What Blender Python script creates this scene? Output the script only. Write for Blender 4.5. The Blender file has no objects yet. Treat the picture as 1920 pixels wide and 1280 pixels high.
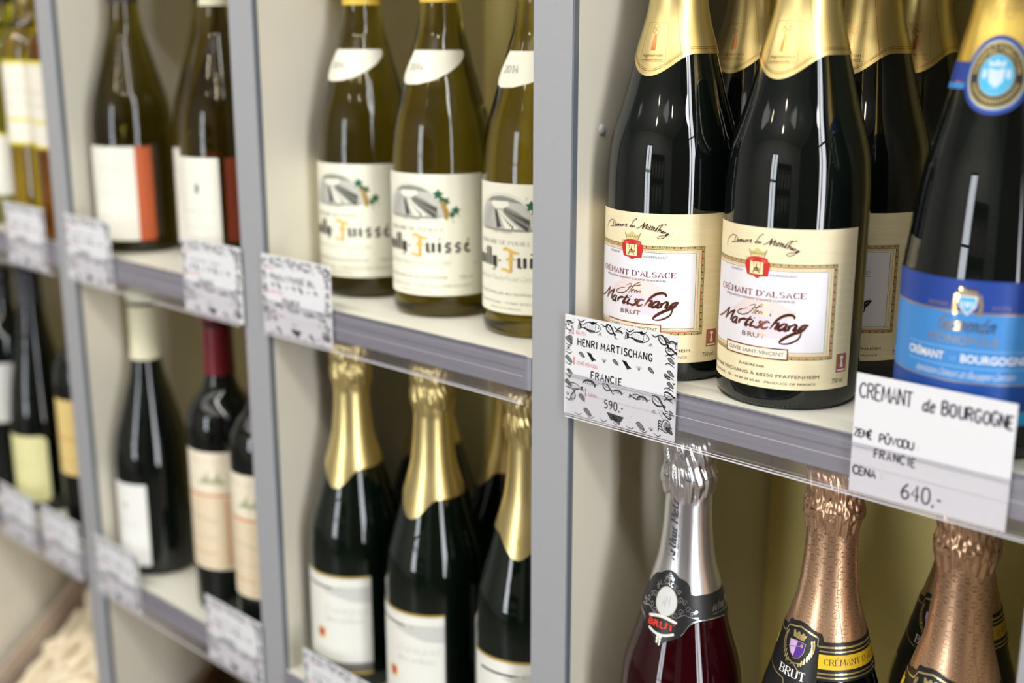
import bpy, bmesh, math, random
from mathutils import Vector, Matrix
from mathutils.geometry import tessellate_polygon
random.seed(7)
PI = math.pi
S = bpy.context.scene
COL = S.collection

# ------------------------------------------------------------------ camera, light, exposure
CAM = Vector((0.55323, -0.61, 0.25404))
cam_d = bpy.data.cameras.new('camera'); cam = bpy.data.objects.new('camera', cam_d); COL.objects.link(cam)
fw = Vector((-0.66350933, 0.70720343, -0.24416938)); rt = Vector((0.729165989, 0.684336575, 0.00064190)); up = Vector((-0.167548, 0.1776141, 0.96973239))
cam.matrix_world = Matrix(((rt.x, up.x, -fw.x, CAM.x), (rt.y, up.y, -fw.y, CAM.y), (rt.z, up.z, -fw.z, CAM.z), (0, 0, 0, 1)))
cam_d.sensor_width = 36; cam_d.lens = 42.107; cam_d.clip_start = 0.02
cam_d.dof.use_dof = True; cam_d.dof.focus_distance = 0.775; cam_d.dof.aperture_fstop = 3.3
S.camera = cam
S.view_settings.view_transform = 'Standard'; S.view_settings.look = 'None'
S.view_settings.exposure = -0.15; S.view_settings.gamma = 1.0; S.view_settings.use_curve_mapping = False
W = bpy.data.worlds.new('world'); S.world = W; W.use_nodes = True
W.node_tree.nodes['Background'].inputs[0].default_value = (0.75, 0.85, 1.0, 1); W.node_tree.nodes['Background'].inputs[1].default_value = 0.6
S.cycles.max_bounces = 8; S.cycles.transmission_bounces = 8; S.cycles.transparent_max_bounces = 12; S.cycles.sample_clamp_indirect = 6
S.cycles.caustics_reflective = False; S.cycles.caustics_refractive = False

def area(name, loc, direction, sx, sy, power, color):
    d = bpy.data.lights.new(name, 'AREA'); d.shape = 'RECTANGLE'; d.size = sx; d.size_y = sy; d.energy = power; d.color = color
    o = bpy.data.objects.new(name, d); COL.objects.link(o); o.location = loc
    z = -Vector(direction).normalized(); x = Vector((0, 0, 1)).cross(z)
    x = x.normalized() if x.length > .5 else Vector((1, 0, 0)); y = z.cross(x).normalized(); x = y.cross(z)
    o.matrix_world = Matrix(((x.x, y.x, z.x, loc[0]), (x.y, y.y, z.y, loc[1]), (x.z, y.z, z.z, loc[2]), (0, 0, 0, 1))); return o
area('daylight_side', (2.47, -0.88, 0.50), (-1, 0, 0), 0.52, 2.6, 74, (0.93, 0.96, 1.0))
area('daylight_front', (-0.42, -3.66, 0.25), (0, 1, 0), 0.6, 1.9, 50, (0.88, 0.94, 1.0))
area('added_ceiling_fill', (-0.9, -2.5, 1.86), (0, -.15, -1), 4.0, 1.6, 42, (1.0, 0.97, 0.93))  # added fill aimed at the front wall, brightens what the bottles reflect
area('added_strip_fill', (0.0, -0.72, 1.15), (0, .12, -1), 3.4, 0.08, 25, (1.0, 0.97, 0.92))  # added strip of light with no lamp body, makes the upright fronts fall off downwards
for i, (x, y) in enumerate(((-1.9, -1.1), (-1.2, -2.3), (0.0, -2.6), (1.2, -1.9))):
    d = bpy.data.lights.new('ceiling_spot', 'POINT'); d.energy = 6; d.shadow_soft_size = 0.05; d.color = (1, 0.88, 0.62)
    o = bpy.data.objects.new('ceiling_spot', d); COL.objects.link(o); o.location = (x, y, 1.62)

# ------------------------------------------------------------------ dimensions (metres)
PITCH = 0.3537; T = 0.0354; GAP = 0.36923; ZT = 0.03415; ZB = 0.0096; DEPTH = 0.2775
ZU = ZT; ZL = ZT - GAP; ZC = ZT - 2 * GAP

# ------------------------------------------------------------------ materials
MATS = {}
def mat(name, col, rough=0.5, metal=0.0, spec=0.5, trans=0.0, ior=1.5, noise=0.0, nscale=40, bump=0.0, bscale=200, coat=0.0, aniso=0.0, alpha=1.0, stretch=None):
    if name in MATS: return MATS[name]
    m = bpy.data.materials.new(name); m.use_nodes = True; nt = m.node_tree; b = nt.nodes['Principled BSDF']
    c = (col[0], col[1], col[2], 1)
    b.inputs['Base Color'].default_value = c; b.inputs['Roughness'].default_value = rough; b.inputs['Metallic'].default_value = metal
    b.inputs['Specular IOR Level'].default_value = spec; b.inputs['Transmission Weight'].default_value = trans; b.inputs['IOR'].default_value = ior
    b.inputs['Coat Weight'].default_value = coat; b.inputs['Anisotropic'].default_value = aniso; b.inputs['Alpha'].default_value = alpha
    m.diffuse_color = c
    if noise or bump:
        tc = nt.nodes.new('ShaderNodeTexCoord'); mp = nt.nodes.new('ShaderNodeMapping'); nt.links.new(tc.outputs['Object'], mp.inputs[0])
        if stretch: mp.inputs['Scale'].default_value = stretch
    if noise:
        n = nt.nodes.new('ShaderNodeTexNoise'); n.inputs['Scale'].default_value = nscale; n.inputs['Detail'].default_value = 4; nt.links.new(mp.outputs[0], n.inputs[0])
        mr = nt.nodes.new('ShaderNodeMapRange'); mr.inputs[1].default_value = 0.3; mr.inputs[2].default_value = 0.7; mr.inputs[3].default_value = 1 - noise; mr.inputs[4].default_value = 1 + noise
        nt.links.new(n.outputs[0], mr.inputs[0])
        mx = nt.nodes.new('ShaderNodeVectorMath'); mx.operation = 'SCALE'; mx.inputs[0].default_value = col[:3]
        nt.links.new(mr.outputs[0], mx.inputs['Scale']); nt.links.new(mx.outputs[0], b.inputs['Base Color'])
    if bump:
        n = nt.nodes.new('ShaderNodeTexNoise'); n.inputs['Scale'].default_value = bscale; n.inputs['Detail'].default_value = 3; nt.links.new(mp.outputs[0], n.inputs[0])
        bp = nt.nodes.new('ShaderNodeBump'); bp.inputs['Strength'].default_value = bump; bp.inputs['Distance'].default_value = 0.001
        nt.links.new(n.outputs[0], bp.inputs['Height']); nt.links.new(bp.outputs[0], b.inputs['Normal'])
    MATS[name] = m; return m
def srgb(r, g, b):
    f = lambda v: (v / 255 / 12.92) if v <= 10 else ((v / 255 + 0.055) / 1.055) ** 2.4
    return (f(r), f(g), f(b))
def ink(name, r, g, b, rough=0.6): return mat(name, srgb(r, g, b), rough)
GREY = mat('grey_laminate', (0.36, 0.365, 0.38), 0.38, noise=0.03, nscale=900, bump=0.06, bscale=700)
EDGE = mat('dark_grey_edging', (0.13, 0.15, 0.17), 0.4)
CREAM = mat('cream_laminate', (0.73, 0.685, 0.56), 0.42, noise=0.03, nscale=6, bump=0.04, bscale=500)
SHELFTOP = mat('shelf_cream', (0.86, 0.845, 0.74), 0.4, noise=0.02, nscale=8)
BACKP = mat('back_board', (0.92, 0.75, 0.27), 0.55, noise=0.04, nscale=9)
SHELFGREY = mat('shelf_edge_grey', (0.29, 0.29, 0.33), 0.38, noise=0.05, nscale=30, stretch=(1, 8, 8))
PAPER = mat('card_white', (0.765, 0.765, 0.785), 0.55)
BLACKGLASS = mat('dark_bottle_glass', (0.003, 0.005, 0.004), 0.025, spec=0.55, ior=1.52)
GREENGLASS = mat('deep_green_bottle_glass', (0.002, 0.006, 0.003), 0.025, spec=0.55, ior=1.52)
OLIVE = mat('olive_bottle_glass', (0.52, 0.45, 0.065), 0.02, trans=1.0, ior=1.45)
OLIVED = mat('dark_olive_bottle_glass', (0.35, 0.30, 0.05), 0.02, trans=1.0, ior=1.45)
ROSE = mat('wine_red_bottle_glass', (0.045, 0.002, 0.005), 0.02, trans=0.6, ior=1.48)
AMBER = mat('amber_bottle_glass', (0.95, 0.74, 0.12), 0.02, trans=1.0, ior=1.42)
AMBERD = mat('brown_amber_bottle_glass', (0.7, 0.30, 0.05), 0.02, trans=1.0, ior=1.42)
YELG = mat('yellow_green_bottle_glass', (0.75, 0.72, 0.08), 0.02, trans=1.0, ior=1.42)
GOLD = mat('pale_gold_foil', (0.76, 0.615, 0.27), 0.34, 0.95, bump=0.05, bscale=90)
GOLDY = mat('yellow_gold_foil', (0.80, 0.58, 0.14), 0.34, 0.9, bump=0.05, bscale=90)
SILVER = mat('silver_foil', (0.72, 0.71, 0.71), 0.28, 0.95, bump=0.05, bscale=90)
COPPER = mat('copper_foil', (0.72, 0.455, 0.28), 0.33, 0.85, bump=0.06, bscale=90)
GLEAM = mat('polished_gold_print', (0.80, 0.58, 0.22), 0.12, 1.0)
COPPERP = mat('polished_copper_print', (0.62, 0.27, 0.10), 0.18, 1.0)
SILVERP = mat('polished_silver_print', (0.72, 0.72, 0.76), 0.2, 0.9)
BROWNFOIL = mat('dark_copper_print', (0.17, 0.05, 0.03), 0.25, 0.6)

def clear_mat():
    m = bpy.data.materials.new('clear_plastic'); m.use_nodes = True; nt = m.node_tree; nt.nodes.remove(nt.nodes['Principled BSDF'])
    out = nt.nodes['Material Output']; tr = nt.nodes.new('ShaderNodeBsdfTransparent'); tr.inputs[0].default_value = (0.99, 0.985, 0.992, 1)
    gl = nt.nodes.new('ShaderNodeBsdfGlossy'); gl.inputs['Roughness'].default_value = 0.16
    di = nt.nodes.new('ShaderNodeBsdfDiffuse'); di.inputs[0].default_value = (0.75, 0.73, 0.77, 1)
    mx = nt.nodes.new('ShaderNodeMixShader'); m2 = nt.nodes.new('ShaderNodeMixShader'); m2.inputs[0].default_value = 0.018; mx.inputs[0].default_value = 0.05
    nt.links.new(tr.outputs[0], m2.inputs[1]); nt.links.new(di.outputs[0], m2.inputs[2])
    nt.links.new(m2.outputs[0], mx.inputs[1]); nt.links.new(gl.outputs[0], mx.inputs[2]); nt.links.new(mx.outputs[0], out.inputs[0])
    return m
CLEAR = clear_mat()

# ------------------------------------------------------------------ object helpers
def link(o, parent=None):
    COL.objects.link(o)
    if parent is not None: o.parent = parent
    return o
def tag(o, label=None, cat=None, group=None, kind=None):
    if label: o['label'] = label
    if cat: o['category'] = cat
    if group: o['group'] = group
    if kind: o['kind'] = kind
    return o
def mesh_of(name, vs, fs, mats, mi=None, smooth=False):
    me = bpy.data.meshes.new(name); me.from_pydata([tuple(v) for v in vs], [], fs)
    for m in (mats if isinstance(mats, (list, tuple)) else [mats]): me.materials.append(m)
    if mi: me.polygons.foreach_set('material_index', mi)
    if smooth: me.polygons.foreach_set('use_smooth', [True] * len(me.polygons))
    me.update(); return me
def obj(name, me, parent=None): return link(bpy.data.objects.new(name, me), parent)
def empty(name, loc, rz=0.0):
    o = bpy.data.objects.new(name, None); link(o); o.location = loc; o.rotation_euler = (0, 0, rz); o.empty_display_size = 0.03; return o
def box_mesh(name, x0, x1, y0, y1, z0, z1, mats, bevel=0.0, fmat=None):
    bm = bmesh.new(); bmesh.ops.create_cube(bm, size=1)
    for v in bm.verts: v.co = Vector((x0 + (v.co.x + .5) * (x1 - x0), y0 + (v.co.y + .5) * (y1 - y0), z0 + (v.co.z + .5) * (z1 - z0)))
    if bevel: bmesh.ops.bevel(bm, geom=bm.edges[:], offset=bevel, segments=2, affect='EDGES')
    me = bpy.data.meshes.new(name); bm.normal_update()
    mats = mats if isinstance(mats, (list, tuple)) else [mats]
    if fmat:
        for f in bm.faces: f.material_index = fmat(f.normal)
    bm.to_mesh(me); bm.free()
    for m in mats: me.materials.append(m)
    return me
def pchip(P):
    xs = [p[0] for p in P]; ys = [p[1] for p in P]; n = len(xs); h = [xs[i + 1] - xs[i] for i in range(n - 1)]; d = [(ys[i + 1] - ys[i]) / h[i] for i in range(n - 1)]
    m = [d[0]] + [0] * (n - 2) + [d[-1]]
    for i in range(1, n - 1):
        if d[i - 1] * d[i] > 0:
            w1 = 2 * h[i] + h[i - 1]; w2 = h[i] + 2 * h[i - 1]; m[i] = (w1 + w2) / (w1 / d[i - 1] + w2 / d[i])
    def f(x):
        if x <= xs[0]: return ys[0]
        if x >= xs[-1]: return ys[-1]
        i = 0
        while xs[i + 1] < x: i += 1
        t = (x - xs[i]) / h[i]
        return ys[i] * (1 + 2 * t) * (1 - t) ** 2 + h[i] * m[i] * t * (1 - t) ** 2 + ys[i + 1] * t * t * (3 - 2 * t) + h[i] * m[i + 1] * t * t * (t - 1)
    return f

# ------------------------------------------------------------------ room and shelving
def structure(name, me): return tag(obj(name, me), kind='structure')
WALLM = mat('shop_wall_paint', (0.78, 0.76, 0.74), 0.8, noise=0.05, nscale=2); WALLD = mat('shop_wall_maroon', (0.10, 0.03, 0.035), 0.7, noise=0.05, nscale=2)
CEILM = mat('shop_ceiling_paint', (0.7, 0.69, 0.67), 0.85, noise=0.03, nscale=2)
FLOORM = mat('shop_floor_tile', (0.20, 0.17, 0.15), 0.45, noise=0.2, nscale=3)
FZ = -1.25; CZ = 1.90
structure('floor', box_mesh('floor', -5, 2.6, -3.8, 0.4, FZ - .1, FZ, FLOORM))
structure('ceiling', box_mesh('ceiling', -5, 2.6, -3.8, 0.4, CZ, CZ + .1, CEILM))
structure('wall_back', box_mesh('wall_back', -5, 2.6, 0.30, 0.4, FZ, CZ, WALLM))
structure('wall_left', box_mesh('wall_left', -5.1, -5, -3.8, 0.4, FZ, CZ, WALLM))
def wall_hole(name, horiz, a0, a1, c, h0, h1, z0, z1):
    # wall with a rectangular opening: horiz 'x' runs along x at y=c, 'y' runs along y at x=c
    vs, fs = [], []
    def bx(p0, p1, q0, q1):
        b = len(vs)
        for a in (p0, p1):
            for t in (0, .1):
                for z in (q0, q1): vs.append((a, c - t, z) if horiz == 'x' else (c + t, a, z))
        for f in ((0, 1, 3, 2), (4, 6, 7, 5), (0, 4, 5, 1), (2, 3, 7, 6), (0, 2, 6, 4), (1, 5, 7, 3)): fs.append([b + i for i in f])
    bx(a0, h0, FZ, CZ); bx(h1, a1, FZ, CZ); bx(h0, h1, FZ, z0); bx(h0, h1, z1, CZ)
    return structure(name, mesh_of(name, vs, fs, WALLD if horiz == 'y' else WALLM))
wall_hole('wall_right', 'y', -3.8, 0.4, 2.5, -1.16, -0.60, -0.82, 1.82)
wall_hole('wall_front', 'x', -5, 2.6, -3.7, -0.75, -0.1, -0.5, 1.25)
FRAME = mat('window_frame_maroon', (0.10, 0.015, 0.02), 0.5)
def window(name, axis, a0, a1, c, z0, z1, bars, rails):
    root = tag(empty(name, (0, 0, 0)), kind='structure')
    def piece(x0, x1, q0, q1):
        me = box_mesh('frame', x0, x1, c - .03, c + .03, q0, q1, FRAME, .004) if axis == 'x' else box_mesh('frame', c - .03, c + .03, x0, x1, q0, q1, FRAME, .004)
        o = obj('window_frame', me, root); o['kind'] = 'structure'
    for b in bars: piece(b - .025, b + .025, z0, z1)
    for r in rails: piece(a0, a1, r - .02, r + .02)
window('window_1', 'y', -1.16, -.60, 2.42, -.82, 1.82, (-1.15, -.93, -.61), (-.80, 1.2, 1.80))
window('window_2', 'x', -.75, -.1, -3.62, -.5, 1.25, (-.74, -.42, -.11), (-.48, .3, 1.23))

OPD = mat('opposite_display_dark', (0.05, 0.045, 0.045), .5); disp = empty('display_case', (.62, -3.25, FZ)); tag(disp, 'dark display case across the shop with bottles on three levels', 'display case')
for (n_, a_) in (('side_panel', (-.62, -.58, -.2, .2, 0, 1.9)), ('side_panel', (.58, .62, -.2, .2, 0, 1.9)), ('case_back', (-.58, .58, -.2, -.17, 0, 1.9)), ('shelf', (-.58, .58, -.17, .2, .5, .53)), ('shelf', (-.58, .58, -.17, .2, .95, .98)), ('shelf', (-.58, .58, -.17, .2, 1.4, 1.43)), ('shelf', (-.58, .58, -.2, .2, 1.88, 1.92))):
    obj(n_, box_mesh(n_, *a_, OPD, .002), disp)
shelving = empty('shelving_unit', (0, 0, FZ)); tag(shelving, 'tall grey-fronted shelving with cream side panels that holds all the wine', 'shelving')
def rel(me, z): # meshes are written in world coordinates; shift into the root's frame
    for v in me.vertices: v.co.z -= z
    return me
ZTOP = 0.80
def upright(i):
    X = i * PITCH
    u = obj('upright', rel(box_mesh('upright', X + .0003, X + T - .0003, .004, DEPTH + .018, FZ, ZTOP, CREAM), FZ), shelving)
    vs = []
    f = obj('front_facing', rel(box_mesh('front_facing', X, X + T - .0004, 0.0, .0032, FZ, ZTOP, GREY, .0006), FZ), u)
    e = obj('edge_trim', rel(box_mesh('edge_trim', X + T - .0022, X + T, .0004, .0060, FZ, ZTOP, EDGE, .0005), FZ), u)
    for zz in ((ZU,) if i == 0 else ()):   # push-in shelf support plugs on the right face
        bm = bmesh.new()
        bmesh.ops.create_uvsphere(bm, u_segments=20, v_segments=10, radius=.0034)
        for v in bm.verts: v.co = Vector((v.co.x * .55 + X + T, v.co.y + .0310, v.co.z * 1.15 + zz + .161 - FZ))
        me = bpy.data.meshes.new('plug'); bm.to_mesh(me); bm.free(); me.materials.append(mat('plug_grey', (0.55, 0.55, 0.57), .4)); me.polygons.foreach_set('use_smooth', [True] * len(me.polygons))
        obj('cover_plug', me, u)
for i in range(-4, 3): upright(i)
obj('back_panel', rel(box_mesh('back_panel', -4 * PITCH, 2 * PITCH + T, DEPTH + .0005, DEPTH + .008, FZ, ZTOP, BACKP), FZ), shelving)
obj('top_panel', rel(box_mesh('top_panel', -4 * PITCH, 2 * PITCH + T, .004, DEPTH, ZTOP, ZTOP + .02, GREY), FZ), shelving)
obj('plinth', rel(box_mesh('plinth', -4 * PITCH + T, 2 * PITCH, .02, DEPTH, FZ, ZC - GAP - .025, GREY), FZ), shelving)

def rail_mesh(x0, x1):
    # clear price rail: closed profile in (y, z), extruded along x
    prof = [(-.0002, .0335), (-.0002, .0012), (-.0006, .0002), (-.0034, 0), (-.0044, .0006), (-.0046, .0016), (-.0046, .0315), (-.0041, .0315), (-.0040, .0028), (-.0030, .0022), (-.0014, .0022), (-.0009, .0030), (-.0009, .0335), (-.0016, .0345), (-.0016, .0350), (-.0006, .0346)]
    n = len(prof); vs = [(x, y, z) for x in (x0, x1) for (y, z) in prof]
    fs = [[k, (k + 1) % n, n + (k + 1) % n, n + k] for k in range(n)]
    # end caps as a strip along the profile thickness
    for b in (0, n):
        for q in ((0, 1, 11, 12), (1, 2, 10, 11), (2, 3, 9, 10), (3, 4, 8, 9), (4, 5, 6, 7, 8), (12, 13, 14, 15, 0)):
            fs.append([b + i for i in (q if b else q[::-1])])
    return mesh_of('price_rail', vs, fs, CLEAR)
LIP = mat('clear_plastic_edge', (0.80, 0.79, 0.82), 0.15, spec=0.8); LIPD = mat('clear_plastic_shaded_edge', (0.30, 0.29, 0.33), 0.2)  # bright and shaded edge lines of the clear rail are put into the colour
def lips_mesh(x0, x1):
    vs, fs, mi = [], [], []
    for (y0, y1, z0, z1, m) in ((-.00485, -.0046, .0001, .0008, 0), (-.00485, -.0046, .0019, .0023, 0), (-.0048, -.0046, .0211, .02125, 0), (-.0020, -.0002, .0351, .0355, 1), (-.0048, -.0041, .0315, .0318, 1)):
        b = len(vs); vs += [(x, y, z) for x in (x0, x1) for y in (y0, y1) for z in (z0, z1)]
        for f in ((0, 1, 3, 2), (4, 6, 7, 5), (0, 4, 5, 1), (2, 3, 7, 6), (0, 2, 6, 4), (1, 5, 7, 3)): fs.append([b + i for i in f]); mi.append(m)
    return mesh_of('moulded_ridges', vs, fs, [LIP, LIPD], mi)
BAYN = {-3: 'far', -2: 'second', -1: 'middle', 0: 'near', 1: 'outer', -4: 'end'}
DESC = {(-3, 0): 'upper shelf of the most distant bay, holding amber dessert wine', (-2, 0): 'upper shelf carrying the two cream and orange labelled bottles',
        (-1, 0): 'upper shelf carrying the three olive white burgundy bottles', (0, 0): 'upper shelf carrying the gold-capped bottles and the blue-label bottle',
        (-3, 1): 'middle-height shelf of the most distant bay, under dark bottles with yellowish labels', (-2, 1): 'lower shelf carrying the cream-capped and the wine-red-capped bottle',
        (-1, 1): 'lower shelf carrying the gold-foiled bottles with gold-edged labels', (0, 1): 'lower shelf carrying the silver-capped and copper-foiled bottles',
        (-3, 2): 'bottom shelf under the crate of pale corks', (-2, 2): 'bottom shelf under the dark wooden crate'}
for i in range(-4, 2):
    for lev in range(-1, 4):
        if (i, lev) not in DESC and not (lev in (-1, 3) or i in (-4, 1, 0, -1)): continue
        x0 = i * PITCH + T + .0004; x1 = (i + 1) * PITCH - .0004; z = -lev * GAP
        sh = empty('shelf_board', ((x0 + x1) / 2, 0, z + ZB))
        tag(sh, DESC.get((i, lev), 'cream shelf board with grey front edge, %s of the %s bay' % ({-1: 'highest', 0: 'upper board', 1: 'lower board', 2: 'bottom', 3: 'lowest'}[lev], BAYN[i])), 'shelf', 'shelf boards of the wine shelving')
        L = (x1 - x0) / 2
        def shf(me):
            for v in me.vertices: v.co.z -= ZB
            return me
        obj('board', shf(box_mesh('board', -L, L, .0016, DEPTH, ZB, ZT, SHELFTOP, .0003)), sh)
        obj('front_edge', shf(box_mesh('front_edge', -L, L, 0, .0016, ZB, ZT, SHELFGREY, .0003)), sh)
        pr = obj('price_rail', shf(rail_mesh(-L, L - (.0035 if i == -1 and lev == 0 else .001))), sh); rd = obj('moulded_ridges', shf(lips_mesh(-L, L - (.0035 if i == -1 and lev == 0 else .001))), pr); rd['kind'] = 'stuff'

# ------------------------------------------------------------------ flat artwork (print) builder; coordinates in millimetres
_TXT = {}
def text_tris(txt, bold=0.0):
    key = (txt, bold)
    if key in _TXT: return _TXT[key]
    c = bpy.data.curves.new('t', 'FONT'); c.body = txt; c.size = 1; c.resolution_u = 3; c.offset = bold; c.fill_mode = 'FRONT'
    o = bpy.data.objects.new('t', c); me = bpy.data.meshes.new_from_object(o); me.calc_loop_triangles()
    vs = [(v.co.x, v.co.y) for v in me.vertices]; ts = [tuple(t.vertices) for t in me.loop_triangles]
    bpy.data.objects.remove(o); bpy.data.curves.remove(c); bpy.data.meshes.remove(me)
    _TXT[key] = (vs, ts); return _TXT[key]
CAPH = max(v[1] for v in text_tris('H')[0])
def catmull(p, n=5):
    if len(p) < 3: return list(p)
    q = [p[0]] + list(p) + [p[-1]]; out = []
    for i in range(1, len(q) - 2):
        for k in range(n):
            t = k / n; a, b, c, d = q[i - 1], q[i], q[i + 1], q[i + 2]
            out.append(tuple(.5 * (2 * b[j] + (c[j] - a[j]) * t + (2 * a[j] - 5 * b[j] + 4 * c[j] - d[j]) * t * t + (3 * b[j] - a[j] - 3 * c[j] + d[j]) * t ** 3) for j in (0, 1)))
    out.append(tuple(p[-1])); return out
# single-stroke skeleton letters (x, y on a grid with capital height 7, small-letter height 4.5); '~' marks a curved stroke
SK = {
'A': '0,0 2,7 4,0|.8,2.5 3.2,2.5', 'B': '0,0 0,7|~0,7 2.6,6.9 3.6,5.4 2.4,3.8 0,3.7|~0,3.7 2.9,3.6 4,1.9 2.8,.1 0,0', 'C': '~4,5.8 2.8,7 1,6.4 0,3.5 1,.6 2.8,0 4,1.2',
'D': '0,0 0,7|~0,7 2.4,6.8 4,5 4,2 2.4,.2 0,0', 'E': '0,0 0,7|0,7 3.4,7|0,3.6 2.8,3.6|0,0 3.5,0', 'F': '0,0 0,7|0,7 3.4,7|0,3.6 2.8,3.6', 'G': '~4,5.8 2.8,7 1,6.4 0,3.5 1,.6 2.6,0 4,1|4,1 4,3.2 2.3,3.2',
'H': '0,0 0,7|4,0 4,7|0,3.6 4,3.6', 'I': '.4,0 .4,7', 'J': '~2.5,7 2.5,2 1.6,.1 0,.8', 'K': '0,0 0,7|3.8,7 0,3|1.2,4.2 4,0', 'L': '0,7 0,0|0,0 3.4,0', 'M': '0,0 .4,7|.4,7 2.5,1.5 4.6,7|4.6,7 5,0',
'N': '0,0 0,7|0,7 4,0|4,0 4,7', 'O': '~2.1,7 .5,6 0,3.5 .5,1 2.1,0 3.8,1 4.3,3.5 3.8,6 2.1,7', 'P': '0,0 0,7|~0,7 2.7,6.9 3.8,5.3 2.7,3.5 0,3.4', 'Q': '~2.1,7 .5,6 0,3.5 .5,1 2.1,0 3.8,1 4.3,3.5 3.8,6 2.1,7|2.6,1.6 4.4,-.6',
'R': '0,0 0,7|~0,7 2.7,6.9 3.7,5.4 2.6,3.8 0,3.7|1.8,3.7 4,0', 'S': '~3.6,6 2,7 .4,6 .6,4.3 3,3 3.6,1.4 2,0 0,1', 'T': '0,7 4.2,7|2.1,7 2.1,0', 'U': '~0,7 0,2 .9,.2 3,.2 4,2 4,7', 'V': '0,7 2.1,0 4.2,7', 'W': '0,7 1.4,0 2.8,6 4.2,0 5.6,7',
'X': '0,0 4,7|0,7 4,0', 'Y': '0,7 2,3.5 4,7|2,3.5 2,0', 'Z': '0,7 3.8,7 0,0 4,0',
'0': '~1.8,7 .4,6 0,3.5 .4,1 1.8,0 3.2,1 3.6,3.5 3.2,6 1.8,7', '1': '.2,5.6 1.6,7 1.6,0', '2': '~0,5.6 1.6,7 3.4,5.6 2.4,3 0,0|0,0 3.6,0', '3': '~.2,6.4 2,7 3.3,5.6 1.6,3.8|~1.6,3.8 3.6,3.2 3.4,1 1.6,0 0,.8', '4': '2.6,0 2.6,7 0,2.4 3.8,2.4',
'5': '3.2,7 .5,7 .3,4|~.3,4 2.2,4.3 3.4,2.6 2.4,.3 0,.4', '6': '~3,7 1,5 0,2.2 1.2,0 3,.6 3.4,2.4 2,3.8 .3,2.6', '7': '0,7 3.6,7 1.2,0', '8': '~1.8,3.8 .2,5.4 1.8,7 3.4,5.4 1.8,3.8 0,1.8 1.8,0 3.6,1.8 1.8,3.8', '9': '~3.4,5 2,3.4 .2,4.6 .6,6.6 2.4,7 3.4,5 3,2 1.4,0',
'-': '.2,3.2 2.2,3.2', '.': '.3,0 .3,.3', ',': '.6,.6 .2,-1', ':': '.4,1 .4,1.4|.4,4 .4,4.4', "'": '.5,7 .3,5.4', ' ': '', '/': '0,0 3,7',
'a': '~3,3.6 1.6,4.6 .2,3 .2,1 1.4,0 2.8,1.4|~3,4.5 2.7,1.2 3.2,0 4,.8', 'b': '~1,7 .4,3 .4,.4 1.8,0 3,1.6 2.6,3.8 1.2,4.2 .4,3', 'c': '~3,3.8 1.8,4.6 .3,3 .4,.9 1.8,0 3.2,1', 'd': '~3,3.6 1.6,4.6 .2,3 .2,1 1.4,0 2.8,1.4|~3.4,7 2.8,2 3.2,0 4,.8',
'e': '~.3,2.2 2.6,2.8 2.6,4.2 1.4,4.5 .2,2.6 .8,.2 2,0 3.3,1', 'f': '~3,6.6 2,7 1.2,5 .8,0 .2,-2|.2,4.2 2.4,4.2', 'g': '~3,3.6 1.6,4.6 .2,3 .2,1 1.4,0 2.8,1.4|~3,4.5 2.8,0 2,-2.4 .2,-1.8', 'h': '~1,7 .4,3 .2,0|~.3,2 1.6,4.4 2.8,4 2.6,1 3,0 3.8,.8',
'i': '~.6,4.5 .4,1 .8,0 1.6,.8|.7,6 .75,6.2', 'j': '~1,4.5 1,0 .2,-2|1,6 1,6.2', 'k': '1,7 .2,0|3,4.4 .5,2.2 3.2,0', 'l': '~1,7 .4,3 .5,.4 1.6,.6', 'm': '.3,4.5 .2,0|~.2,2.5 1.5,4.5 2.2,3.6 2,0|~2,2.5 3.4,4.5 4.2,3.6 4,.6 5,.6', 'n': '.3,4.5 .2,0|~.2,2.5 1.8,4.5 2.8,3.6 2.6,.5 3.6,.6',
'o': '~1.6,4.5 .3,3.4 .3,1 1.5,0 2.9,1.2 2.8,3.6 1.6,4.5', 'p': '.6,4.5 0,-2.4|~.4,3 1.8,4.6 3,3.2 2.4,.6 .4,.4', 'q': '~3,3.6 1.6,4.6 .2,3 .2,1 1.4,0 2.8,1.4|3,4.5 2.8,-2.4', 'r': '.3,4.5 .2,0|~.2,2.6 1.2,4.3 2.4,4.3', 's': '~2.4,4 1.4,4.5 .5,3.6 2.4,1.4 1.6,.1 0,.4',
't': '~1.2,6.4 .7,2 1.2,0 2.4,.6|.1,4.5 2.3,4.5', 'u': '~.3,4.5 .2,1 1.2,0 2.6,1.6|~2.8,4.5 2.6,1 3,0 3.8,.8', 'v': '.2,4.5 1.4,0 3,4.5', 'w': '0,4.5 1,0 2.3,4 3.4,0 4.6,4.5', 'x': '0,0 3,4.5|0,4.5 3,0', 'y': '~.3,4.5 .4,1.6 1.6,1 2.8,2.6|~3,4.5 2.6,0 1.4,-2.4 .2,-1.8', 'z': '.2,4.5 3,4.5 0,0 3.2,0'}
ACC = {'É': ('E', '1.2,8 2.4,9.2'), 'È': ('E', '2.4,8 1.2,9.2'), 'Ě': ('E', '.8,9.2 1.7,8 2.6,9.2'), 'Ů': ('U', '~2,8 1.3,8.7 2,9.4 2.7,8.7 2,8'), 'Á': ('A', '1.6,8 2.8,9.2'), 'À': ('A', '2.4,8 1.2,9.2'), 'Ô': ('O', '1,8 2.1,9.2 3.2,8'), 'é': ('e', '1.2,5.6 2.2,6.8'), 'ô': ('o', '.8,5.4 1.7,6.4 2.6,5.4')}
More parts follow.
